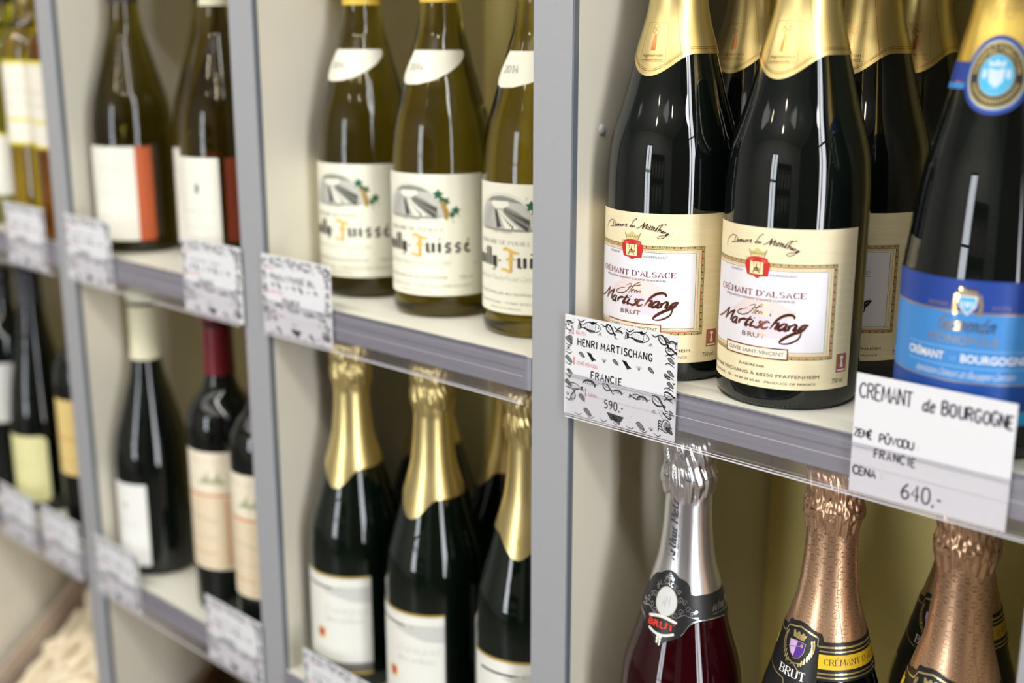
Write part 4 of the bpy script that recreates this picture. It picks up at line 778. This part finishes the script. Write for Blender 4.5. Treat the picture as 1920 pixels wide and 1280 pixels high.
place(WB, po, 'olive white burgundy bottle with vineyard label, in the centre of the three', 'bottle', (-.1665, .0736, ZU), 9.4, GP)
place(WB, po, 'olive white burgundy bottle with vineyard label, cut off by the wide grey upright', 'bottle', (-.0624, .0748, ZU), 4, GP)

# ---- simple label helper for the bottles seen out of focus
def still(R, rref, gm, top, lab, labm, prints, cap=None, lip=.0158, rnd=2.0):
    sp = [('glass_body', glass('glass_body', R, top, gm, lip), None, [])]
    s0, s1, z0, z1 = lab; lo, hi = rounded(s0, s1, z0, z1, rnd); a = Art(); prints(a)
    subs = [('label_print', a.flat('label_print', wrap(R, rref)))] if a.v else []
    sp.append(('front_label', sheet('front_label', R, rref, lo, hi, labm, s0=s0, s1=s1, ns=60, nz=2), None, subs))
    if cap: sp.append(('foil_capsule', capsule('foil_capsule', R, cap[0], lambda th: cap[1], top + .0006, plain=True, lip=lip + .0012)[0], cap[2], []))
    return sp
IV = ink('label_ivory2', 238, 236, 222); ORG = ink('label_burnt_orange', 196, 92, 44); CRM = ink('capsule_cream', 232, 228, 196); LG = ink('engraving_light_grey', 196, 196, 186)
def pr_orange(a): a.rect(45, 14, 62.5, 112, ORG, 1); a.skel('Domaine', 4, 34, 88, 5, .5, LG, 1, 'nib', .3); a.skel('Blanc', 8, 28, 62, 4, .5, LG, 1, 'nib', .3); a.rect(6, 40, 30, 40.6, LG, 1)
orange = still(R_BU, .0425, OLIVED, .297, (-25, 62.5, 14, 112), IV, pr_orange, (mat('capsule_black', (.02, .02, .025), .4), .2575, None), rnd=.5)
place(WB, orange, 'dark olive bottle with an ivory label ending in a burnt orange stripe', 'bottle', (-.6288, .057, ZU), 0)
def pr_plain(a): a.ell(12, 84, 2.2, 5, KG, 1); a.rect(-12, 62, 30, 62.6, LG, 1); a.skel('Domaine', -10, 26, 46, 4.5, .5, LG, 1, 'nib', .3)
plain = still(R_BU, .0425, OLIVED, .297, (-42, 35.5, 15, 113), IV, pr_plain, (CRM, .2505, 'cream capsule'), rnd=.5)
RB = mat('label_red_brown', srgb(128, 50, 22), .5); plain.insert(2, ('back_label', sheet('back_label', R_BU, .0425, lambda s: 34, lambda s: 113, RB, s0=41, s1=72, ns=24, nz=2), 'red-brown back label', []))
place(WB, plain, 'dark olive bottle with a plain ivory label, in front beside the second upright', 'bottle', (-.446, .050, ZU), 0)
place(WB, orange, 'dark olive bottle whose ivory label shows only as a sliver between two others', 'bottle', (-.540, .101, ZU), -16)
CG2 = ink('capsule_cream2', 226, 222, 190)
def pr_small(a): a.ell(6, 84, 3, 4, LG, 1); a.skel('Pinot Noir', -14, 24, 60, 4.5, .5, LG, 1, 'nib', .3)
place(WB, still(R_BU, .0425, BLACKGLASS, .325, (-34, 34.5, 13.4, 110), ink('label_white', 240, 240, 234), pr_small, (CG2, .2466, 'long cream capsule'), rnd=.5), 'black burgundy bottle with a cream capsule and a small white label', 'bottle', (-.628, .052, ZL), 0)
TAN = ink('label_tan', 216, 150, 96); BEI = ink('label_beige', 232, 214, 182)
def pr_chateau(a):
    a.rect(-40, 131.5, 46, 134.8, TAN, 1); a.rect(-38, 52, 44, 130, BEI, .5); a.rect(34, 56, 38, 128, TAN, 1); a.skel('CHÂTEAU', -28, 30, 168, 4, .6, ink('ink_faded_rose', 206, 160, 140), 1, 'serif')
    for k in range(7): a.poly([(6 + k * 4, 146), (9 + k * 4, 146 + (5 + 5 * (k % 3))), (12 + k * 4, 146)], ink('ink_olive_grey', 168, 170, 130), 1)
    a.stroke([(-26, 112), (-6, 108), (12, 107), (26, 104)], 1.6, ink('ink_faded_grey', 186, 176, 158), 1); a.skel('Médoc', -18, 26, 84, 6, .9, ink('ink_faded_grey', 186, 176, 158), 1, 'nib', .3); a.rect(-24, 68, 24, 69.4, TAN, 1)
chat = still(R_BO, .0375, BLACKGLASS, .325, (-42, 48, 50.6, 180), ink('label_aged_ivory', 240, 230, 206), pr_chateau, (ink('capsule_wine_red', 116, 24, 34, .35), .2555, 'wine-red capsule'), rnd=7)
place(WB, chat, 'black claret bottle with a wine-red capsule and a tall beige engraved label', 'bottle', (-.485, .055, ZL), 0, 'black clarets with tall beige labels')
place(WB, chat, 'black claret bottle with a tall beige label, cut off by the grey upright', 'bottle', (-.394, .0455, ZL), -8, 'black clarets with tall beige labels')
YL = ink('print_lemon', 226, 214, 70)
def pr_lemon(a):
    for z, w in ((193.5, 3.6), (129, 3.2), (101.6, 3.4)): a.rect(-44, z - (0 if z < 110 else 0), 52, z + w, YL, 1)
    a.skel('Sauternes', -24, 34, 160, 7, .8, LG, 1, 'nib', .3); a.rect(-20, 148, 30, 149, LG, 1)
for (nm, gm, lab, loc, rot) in (('amber', AMBER, 'clear bottle of amber dessert wine with a lemon-edged label, left of its twin', (-.832, .055, ZU), 0), ('brown', AMBERD, 'browner bottle of dessert wine with a lemon-edged label, against the far upright', (-.7515, .049, ZU), -6)):
    place(WB, still(R_BO, .0375, gm, .302, (-44, 52, 101.6, 197), ink('label_ivory3', 242, 236, 220), pr_lemon, (mat('capsule_gold_dull', (.45, .34, .12), .35, .7), .262, None), rnd=.6), lab, 'bottle', loc, rot)
def pr_none(a): a.skel('Riesling', -14, 24, 78, 5, .5, LG, 1, 'nib', .3)
place(WB, still(R_BO, .0375, YELG, .302, (-36, 42, 36.8, 111), IV, lambda a: (pr_none(a), a.rect(-36, 108, 42, 111, YL, 2)), (mat('capsule_black', (.02, .02, .025), .4), .262, None), rnd=8), 'yellow-green bottle with a rounded white label at the left edge of the picture', 'bottle', (-.918, .058, ZU), 0)
place(WB, still(R_BO, .0375, BLACKGLASS, .302, (-30, 52, 102.6, 182), ink('label_grey_white', 214, 214, 208), lambda a: a.rect(-20, 140, 30, 141, LG, 1), (mat('capsule_black', (.02, .02, .025), .4), .262, None), rnd=1), 'black bottle with a high grey-white label at the left edge, lower shelf', 'bottle', (-.985, .050, ZL), 0)
place(WB, still(R_FL, .038, BLACKGLASS, .328, (-22, 47, 15.5, 103), ink('label_pale_yellow_green', 232, 228, 168), lambda a: (a.skel('Merlot', 0, 26, 62, 5, .5, LG, 1, 'nib', .3)), (mat('capsule_charcoal', (.035, .035, .045), .3), .27, None), lip=.0155, rnd=8), 'black long-necked bottle with a rounded pale yellow label', 'bottle', (-.898, .050, ZL), 0)
place(WB, still(R_BO, .0375, BLACKGLASS, .302, (-40, 50, 83.5, 177), ink('label_straw', 234, 206, 132), lambda a: (a.rect(-30, 128, 40, 130, TAN, 1), a.skel('Rioja', -14, 24, 100, 6, .7, TAN, 1, 'nib', .3)), (mat('capsule_black', (.02, .02, .025), .4), .262, None), rnd=6), 'black bottle with a straw-coloured label, against the far upright', 'bottle', (-.7665, .050, ZL), 0)

bright = [mat('far_wrap_%d' % k, c, .5) for k, c in enumerate(((.8, .8, .82), (.7, .35, .1), (.3, .5, .7), (.75, .7, .55), (.5, .08, .08)))]
fb = [lathe('glass_body', [(.036, 0), (.0375, .004), (.0375, .19), (.03, .22), (.015, .25), (.0145, .30)], m, 16) for m in bright]
k = 0
for zz in (.53, .98, 1.43):
    for i in range(9):
        if (i * 7 + k) % 4 == 3: k += 1; continue
        o = obj('display_bottle', fb[(i * 3 + k) % 5]); o.location = (.62 - .5 + i * .125, -3.14 + .02 * math.sin(i * 3 + k), FZ + zz); k += 1
        tag(o, '%s wrapped bottle across the shop, %s on the %s level of the case' % (('white', 'orange', 'pale blue', 'straw', 'dark red')[(i * 3 + k - 1) % 5], ('first', 'second', 'third', 'fourth', 'fifth', 'sixth', 'seventh', 'eighth', 'ninth')[i], {.53: 'lowest', .98: 'middle', 1.43: 'top'}[zz]), 'bottle', 'bottles on the display case across the shop')

# ------------------------------------------------------------------ price cards
CARDH = .0705; YC = -.0030
REDP = ink('print_rose_red', 206, 84, 84)
def fish(a, x, y, s, d=1, lay=1):
    body = [(x - d * 10 * s, y + 2 * s), (x - d * 7 * s, y + .4 * s), (x - d * 3 * s, y + 3 * s), (x + d * 4 * s, y + 3.4 * s), (x + d * 9 * s, y + .8 * s), (x + d * 6 * s, y - 2.4 * s), (x, y - 3.4 * s), (x - d * 5 * s, y - 1.6 * s), (x - d * 8 * s, y - 1.4 * s), (x - d * 11 * s, y - 3 * s)]
    a.stroke(body + [body[0]], .38, K, lay, True); a.stroke([(x - d * 9 * s, y + 1.6 * s), (x - d * 8.6 * s, y - 2 * s)], 1.3 * s, K, lay); a.poly([(x - d * 2 * s, y + 3 * s), (x + d * 3 * s, y + 4.6 * s), (x + d * 5 * s, y + 3 * s)], K, lay)
    a.ell(x + d * 7 * s, y + .6 * s, .5 * s, .5 * s, K, lay, 8); a.stroke([(x + d * 4.8 * s, y + 2.6 * s), (x + d * 4 * s, y), (x + d * 5 * s, y - 2 * s)], .3, K, lay)
    a.stroke([(x - d * 6 * s, y - 1 * s), (x - d * 1 * s, y - 2.4 * s), (x + d * 4 * s, y - 2.2 * s)], 1.0 * s, K, lay, taper=True)
    for k in range(5): a.stroke([(x - d * (4 - k * 1.6) * s, y + 2 * s), (x - d * (4.6 - k * 1.6) * s, y - 1 * s)], .16, KG, lay)
def claw(a, x, y, s, r=0, lay=1):
    c, q = math.cos(r), math.sin(r); R = lambda p: (x + s * (p[0] * c - p[1] * q), y + s * (p[0] * q + p[1] * c))
    a.stroke([R(p) for p in ((-6, 2), (-3, 3.4), (1, 2.4), (4, .4), (7, .6))], .9 * s + .2, K, lay, True, taper=True); a.stroke([R(p) for p in ((-6, 2), (-4, -1.4), (0, -2.6), (3, -1.4), (5, .4))], .7 * s + .2, K, lay, True, taper=True)
    a.stroke([R(p) for p in ((-4.6, 1.2), (-2, .4), (1, .4))], .3, K, lay); a.ell(*R((6, -.4)), 1.2 * s, 1.0 * s, K, lay, 8); a.stroke([R(p) for p in ((5, -.6), (8, -2.4), (10, -1.6))], .6 * s, K, lay)
def shrimp(a, x, y, s, lay=1):
    a.stroke([(x - 8 * s, y - 1 * s), (x - 4 * s, y + 2 * s), (x + 2 * s, y + 2.2 * s), (x + 6 * s, y - .5 * s), (x + 5 * s, y - 2.4 * s)], 1.3 * s + .2, K, lay, True, taper=True)
    for k in range(5): a.stroke([(x - 4 * s + k * 2 * s, y + 1 * s), (x - 4.6 * s + k * 2 * s, y - 1.4 * s)], .3, K, lay)
    a.stroke([(x + 5 * s, y - 1 * s), (x + 9 * s, y + .6 * s), (x + 10 * s, y + 2.4 * s)], .22, K, lay, True)
def wedge(a, x, y, s, lay=1):
    a.stroke([(x - 3 * s, y - 1.2 * s), (x, y + 2 * s), (x + 3 * s, y - 1 * s), (x - 3 * s, y - 1.2 * s)], .22, KG, lay)
    for k in (-1, 0, 1): a.stroke([(x, y + 1.8 * s), (x + k * 1.6 * s, y - 1 * s)], .2, KG, lay)
def shell(a, x, y, s, lay=1):
    a.poly([(x - 3 * s, y + s), (x - s, y + 2.4 * s), (x + 2 * s, y + .6 * s), (x + 4 * s, y - 2.4 * s), (x, y - 1.6 * s)], KG, lay); a.stroke([(x - 3 * s, y + s), (x - s, y + 2.4 * s), (x + 2 * s, y + .6 * s), (x + 4 * s, y - 2.4 * s), (x, y - 1.6 * s), (x - 3 * s, y + s)], .35, K, lay + .5, True)
def crab(a, x, y, s, lay=1):
    a.stroke([(x + 3.4 * s * math.cos(t / 10 * 2 * PI), y + 4.4 * s * math.sin(t / 10 * 2 * PI)) for t in range(11)], .5, K, lay, True)
    a.ell(x + .4 * s, y - .4 * s, 2.6 * s, 3.4 * s, ink('engraving_mid_grey', 140, 140, 130), lay)
    for k in range(22): a.ell(x + random.uniform(-2.4, 2.4) * s, y + random.uniform(-3, 3) * s, .25, .25, K, lay + .5, 6)
    for k in range(4): a.stroke([(x - 3 * s, y + (2 - k * 1.8) * s), (x - 5.4 * s, y + (3 - k * 1.9) * s), (x - 6.4 * s, y + (.6 - k * 1.9) * s)], .5 * s + .1, K, lay, True, taper=True)
    for k in range(3): a.stroke([(x + 3 * s, y - (k * 1.6) * s), (x + 5 * s, y - (1 + k * 1.8) * s)], .5 * s + .1, K, lay)
    claw(a, x + .8 * s, y + 7.6 * s, .55 * s, 3.0, lay); a.stroke([(x - 2 * s, y + 4 * s), (x - 5 * s, y + 7 * s), (x - 6.4 * s, y + 10 * s)], .2, K, lay, True)
def sprig(a, x, y, s, lay=1):
    for k in range(5): a.stroke([(x, y - s), (x - 2 * s + k * s, y + (1.2 + .5 * (k % 2)) * s)], .22, K, lay, taper=True)
def card_art(Wc, texts):
    a = Art(); H = CARDH * 1000
    U = lambda u: u * Wc; V = lambda v: H * (1 - v)
    a.rect(0, 0, Wc, H, PAPER, 0); a.k = 1.5
    for k in range(3):
        x = 13 + k * 39
        if x < Wc: fish(a, U(.24) + k * 41 * .98, V(.085), .98)
        claw(a, U(.42) + (k - 1) * 43, V(.075), .78, -.5); shrimp(a, U(.50) + (k - 1) * 43, V(.075), .42); wedge(a, U(.33) + k * 42, V(.145), .95)
    for k in range(30): a.ell(U(random.uniform(.02, .97)), V(random.choice((random.uniform(.02, .15), random.uniform(.86, .97)))), .3, .2, K, 1, 6)
    for k, v in enumerate((.10, .25, .33, .44, .56, .68, .80)):     # left margin column
        (shell if k % 2 else sprig)(a, U(.035), V(v), .9); a.stroke([(U(.01), V(v + .04)), (U(.05), V(v + .055)), (U(.07), V(v + .03))], .5, K, 1, True, taper=True)
    fish(a, U(.10), V(.71), .7, -1); shell(a, U(.17), V(.80), 1.0); claw(a, U(.09), V(.80), .6, 1.4)
    for k, u in enumerate((.16, .25, .37, .47, .57, .68, .78)):    # band between the two written lines
        if k % 3 == 1: a.poly([(U(u) - 4, V(.33) - k * .06), (U(u), V(.34)), (U(u) + 3, V(.40)), (U(u) + 1, V(.42))], K, 1); a.stroke([(U(u) - 3, V(.34)), (U(u) + 4, V(.40))], .6, K, 1)
        elif k % 3 == 2: sprig(a, U(u), V(.385), 1.1)
        else: shell(a, U(u), V(.37), .7)
    shrimp(a, U(.24), V(.64), .8); claw(a, U(.40), V(.64), .7, -.3); shrimp(a, U(.50), V(.66), .55); fish(a, U(.66), V(.66), .5); shrimp(a, U(.72), V(.665), .6); claw(a, U(.85), V(.66), .95, -.35)
    for k, v in enumerate((.16, .24, .36, .47, .58)):
        (claw if k in (0, 4) else shell)(a, U(.945), V(v), .75); a.stroke([(U(.90), V(v + .05)), (U(.93), V(v + .03)), (U(.98), V(v + .06))], .5, K, 1, True, taper=True)
    crab(a, U(.925), V(.87), 1.0); wedge(a, U(.82), V(.76), .8); sprig(a, U(.80), V(.94), 1.0)
    for u in (.22, .48, .70): shell(a, U(u), V(.93), 1.0)
    a.poly([(U(.40), V(.88)), (U(.56), V(.89)), (U(.53), V(.95)), (U(.44), V(.95))], K, 1)
    for k in range(16): (shell, sprig, wedge)[k % 3](a, U(random.choice((random.uniform(.01, .07), random.uniform(.90, .98)))), V(.06 + .9 * k / 16), random.uniform(.55, .9))
    for k in range(7): a.stroke([(U(.12 + k * .11), V(.03)), (U(.15 + k * .11), V(.05)), (U(.19 + k * .11), V(.02))], .6, K, 1, True, taper=True); a.stroke([(U(.10 + k * .12), V(.965)), (U(.14 + k * .12), V(.985)), (U(.17 + k * .12), V(.96))], .4, K, 1, True, taper=True)
    a.k = 1.0; P2 = PAPER
    a.rect(U(.075), V(.315), U(.86), V(.15), P2, 2); a.rect(U(.10), V(.60), U(.86), V(.43), P2, 2); a.rect(U(.20), V(.855), U(.80), V(.70), P2, 2); a.rect(U(.12), V(.50), U(.32), V(.42), P2, 2.4)
    for (u, v0, v1, t, tu0, tu1) in ((.075, .19, .12, 'NÁZEV', .11, .20), (.085, .49, .41, 'ZEMĚ PŮVODU', .115, .31), (.20, .78, .70, 'CENA', .235, .31)):
        a.rect(U(u), V(v0), U(u) + .9, V(v1), REDP, 3); a.skel(t, U(tu0), U(tu1), V(v0 - .012), 2.3, .36, REDP, 3, 'round', sp=1.6)
    for (t, u0, u1, v, h, slope) in texts:
        if t == '~':
            n = int((U(u1) - U(u0)) / 1.5); a.stroke([(U(u0) + k * 1.5, V(v) + h * .35 + (h * .35 if k % 2 else -h * .3) * (.6 + .4 * math.sin(k * 1.7))) for k in range(n)], .75, K, 3)
        else: a.skel(t, U(u0), U(u1), V(v), h, 1.0, K, 3, 'round', 0, slope, .12, sp=2.1)
    a.clip(0.3, 0.3, Wc - .3, H - .3); return a
def card(label, X0, Z0, Wc, art, tilt=0.0, plain=False, yc=YC):
    root = empty('price_card', (X0, yc, Z0), math.radians(tilt)); tag(root, label, 'price card', 'price cards clipped to the shelf edges')
    obj('paper', box_mesh('paper', 0, Wc / 1000, .0001, .0005, 0, CARDH, PAPER), root)
    obj('card_print', art.flat('card_print', lambda x, y, l: (x / 1000, -.00002 * l, y / 1000)), root)
    return root
a1 = card_art(94, [('HENRI MARTISCHANG', .125, .79, .285, 4.9, 0), ('FRANCIE', .255, .53, .585, 4.6, 0), ('590,-', .38, .55, .845, 5.6, 0)])
card('illustrated price card naming the gold-capped sparkling wine at 590, beside the wide upright', .0335, .0022, 94, a1)
b2 = Art(); Wc = 90.0; H = CARDH * 1000; b2.rect(0, 0, Wc, H, PAPER, 0); U = lambda u: u * Wc; V = lambda v: H * (1 - v)
MARK = ink('marker_violet_black', 36, 20, 46)
b2.skel('CREMANT', U(.03), U(.375), V(.195), 8.6, 1.05, MARK, 1, 'round', 0, 0, .25, sp=1.2); b2.skel('de', U(.44), U(.515), V(.20), 7.0, 1.1, MARK, 1, 'round', .1, 0, .1, sp=.6)
b2.skel('BOURGOGNE', U(.565), U(.985), V(.20), 7.2, 1.25, MARK, 1, 'round', 0, 0, .3, sp=1.7)
b2.skel('ZEMĚ', U(.012), U(.13), V(.525), 4.4, 1.0, MARK, 1, 'round', 0, 0, .15, sp=1.2); b2.skel('PŮVODU :', U(.185), U(.435), V(.535), 4.6, 1.0, MARK, 1, 'round', 0, 0, .2, sp=1.2)
b2.skel('FRANCIE', U(.155), U(.425), V(.67), 5.0, 1.0, MARK, 1, 'round', 0, 0, .2, sp=2.2); b2.skel('CENA', U(.02), U(.175), V(.845), 4.8, 1.15, MARK, 1, 'round', 0, 0, .2, sp=1.2); b2.skel(':', U(.20), U(.215), V(.845), 4.8, 1.0, MARK, 1)
b2.skel('640,-', U(.355), U(.605), V(.945), 9.0, 1.2, MARK, 1, 'round', 0, 0, .2, sp=1.3)
c2 = card('plain white card handwritten for the blue-label wine at 640, below the blue-label bottle', .2503, .0022, 90, b2)
AX = {
 'pf': card_art(97, [('POUILLY FUISSÉ', .13, .62, .30, 4.4, 0), ('BL', .68, .78, .30, 4.4, 0), ('FRANCIE', .30, .55, .585, 4.4, 0), ('~', .42, .52, .85, 4.6, 0)]),
 'x': card_art(97, [('~', .15, .45, .30, 4.2, 0), ('~', .50, .66, .30, 4.2, 0), ('FRANCIE', .28, .52, .585, 4.2, 0), ('~', .40, .50, .85, 4.6, 0)])}
def cx(X9): return CAM.x + (X9 - CAM.x) * (.607 / .601)
for (lab, X9, lev, k) in (('illustrated price card at the near end of the olive white burgundies', -.3105, 0, 'pf'), ('illustrated price card below the bottle with the orange stripe', -.668, 0, 'x'),
      ('illustrated price card below the plain ivory-label bottle, next to the second upright', -.438, 0, 'x'), ('illustrated price card in front of the amber dessert wine', -.811, 0, 'x'),
      ('illustrated price card below the black bottle with the cream capsule', -.665, 1, 'x'), ('illustrated price card below the black claret bottles', -.438, 1, 'x'),
      ('illustrated price card between the pale yellow label and the far upright', -.796, 1, 'x'), ('illustrated price card at the left edge of the picture, lower shelf', -.909, 1, 'x'),
      ('illustrated price card below the first gold-foiled bottle, cut off by the picture edge', -.276, 1, 'x')):
    card(lab, cx(X9), .0022 - lev * GAP, 97, AX[k], yc=YC - (.0 if k == 'pf' else 0))

# ------------------------------------------------------------------ crates on the bottom shelves
WOOD = mat('crate_wood_pale', (0.50, 0.40, 0.32), .6, noise=.15, nscale=30, stretch=(1, 1, 8)); WOODD = mat('crate_wood_dark', (0.10, 0.05, 0.018), .6, noise=.25, nscale=30, stretch=(1, 1, 8))
CORKM = mat('cork_pale', (0.92, 0.80, 0.58), .75, noise=.16, nscale=160)
def crate(x0, x1, label, sidem):
    root = empty('wooden_crate', ((x0 + x1) / 2, .012, ZC), 0); tag(root, label, 'crate')
    w = (x1 - x0) / 2; tilt = math.radians(38); M = Matrix.Translation((0, .0, .042)) @ Matrix.Rotation(tilt, 4, 'X')
    def bd(name, a, b, c, d, e, f, m):
        me = box_mesh(name, a, b, c, d, e, f, m, .0008); me.transform(M); return obj(name, me, root)
    D = .20; Hs = .054
    for k in range(4): bd('bottom_slat', -w + .009, w - .009, .004 + k * D / 4, (k + 1) * D / 4 - .002, -.0, .007, WOODD)
    for s in (-1, 1):
        for k in range(2): bd('side_slat', s * w - (.009 if s > 0 else 0), s * w + (.009 if s < 0 else 0), 0, D, .002 + k * Hs / 2, (k + 1) * Hs / 2 - .001, sidem)
    for k in range(2): bd('back_slat', -w + .009, w - .009, D - .008, D, .002 + k * Hs * .85, (k + 1) * Hs * .85 - .001, WOODD); bd('front_slat', -w + .009, w - .009, 0, .008, .002 + k * Hs / 2, (k + 1) * Hs / 2 - .001, sidem)
    for s in (-1, 1):   # wedge legs that hold it tilted
        me = box_mesh('prop', s * (w - .03) - .008, s * (w - .03) + .008, .02, .036, 0, .055, WOODD); obj('prop_leg', me, root)
        me = box_mesh('prop', s * (w - .03) - .008, s * (w - .03) + .008, .125, .141, 0, .136, WOODD); obj('prop_leg', me, root)
    return root, M
c1, M1 = crate(-3 * PITCH + T + .014, -2 * PITCH - .012, 'tilted wooden crate heaped with pale corks in the most distant bay', WOOD)
crate(-2 * PITCH + T + .014, -PITCH - .012, 'tilted dark wooden crate on the bottom shelf below the claret price cards', WOODD)
def cork_mesh(seed):
    rnd = random.Random(seed); pr = [(.0105, -.022), (.0119, -.0205), (.0118, -.008), (.0112, 0), (.0118, .010), (.0121, .0205), (.0108, .022)]
    return lathe('cork', [(r * rnd.uniform(.97, 1.04), z) for r, z in pr], CORKM, 20)
corks = [cork_mesh(k) for k in range(5)]
cxr = (-3 * PITCH + T + .014 - 2 * PITCH - .012) / 2; base = Matrix.Translation((cxr, .012, ZC)) @ M1
n = 0
for lay in range(6):
    for i in range(8):
        for j in range(5):
            x = -.112 + i * .032 + random.uniform(-.003, .003); y = .036 + j * .034 + random.uniform(-.003, .003); z = .022 + lay * .0245 + random.uniform(-.002, .002)
            heap = .026 + .088 * ((x + .12) / .24) + .006 * math.sin(i * 2.1 + j)
            if z > heap or heap - z > .055: continue
            o = obj('cork', random.choice(corks)); n += 1
            R = Matrix.Rotation(random.uniform(0, PI), 4, 'Z') @ Matrix.Rotation(PI / 2 + random.uniform(-.5, .5), 4, 'X')
            o.matrix_world = base @ Matrix.Translation((x, y, z)) @ R
            tag(o, 'pale wine cork heaped among others in the tilted wooden crate', 'cork', 'corks heaped in the crate')
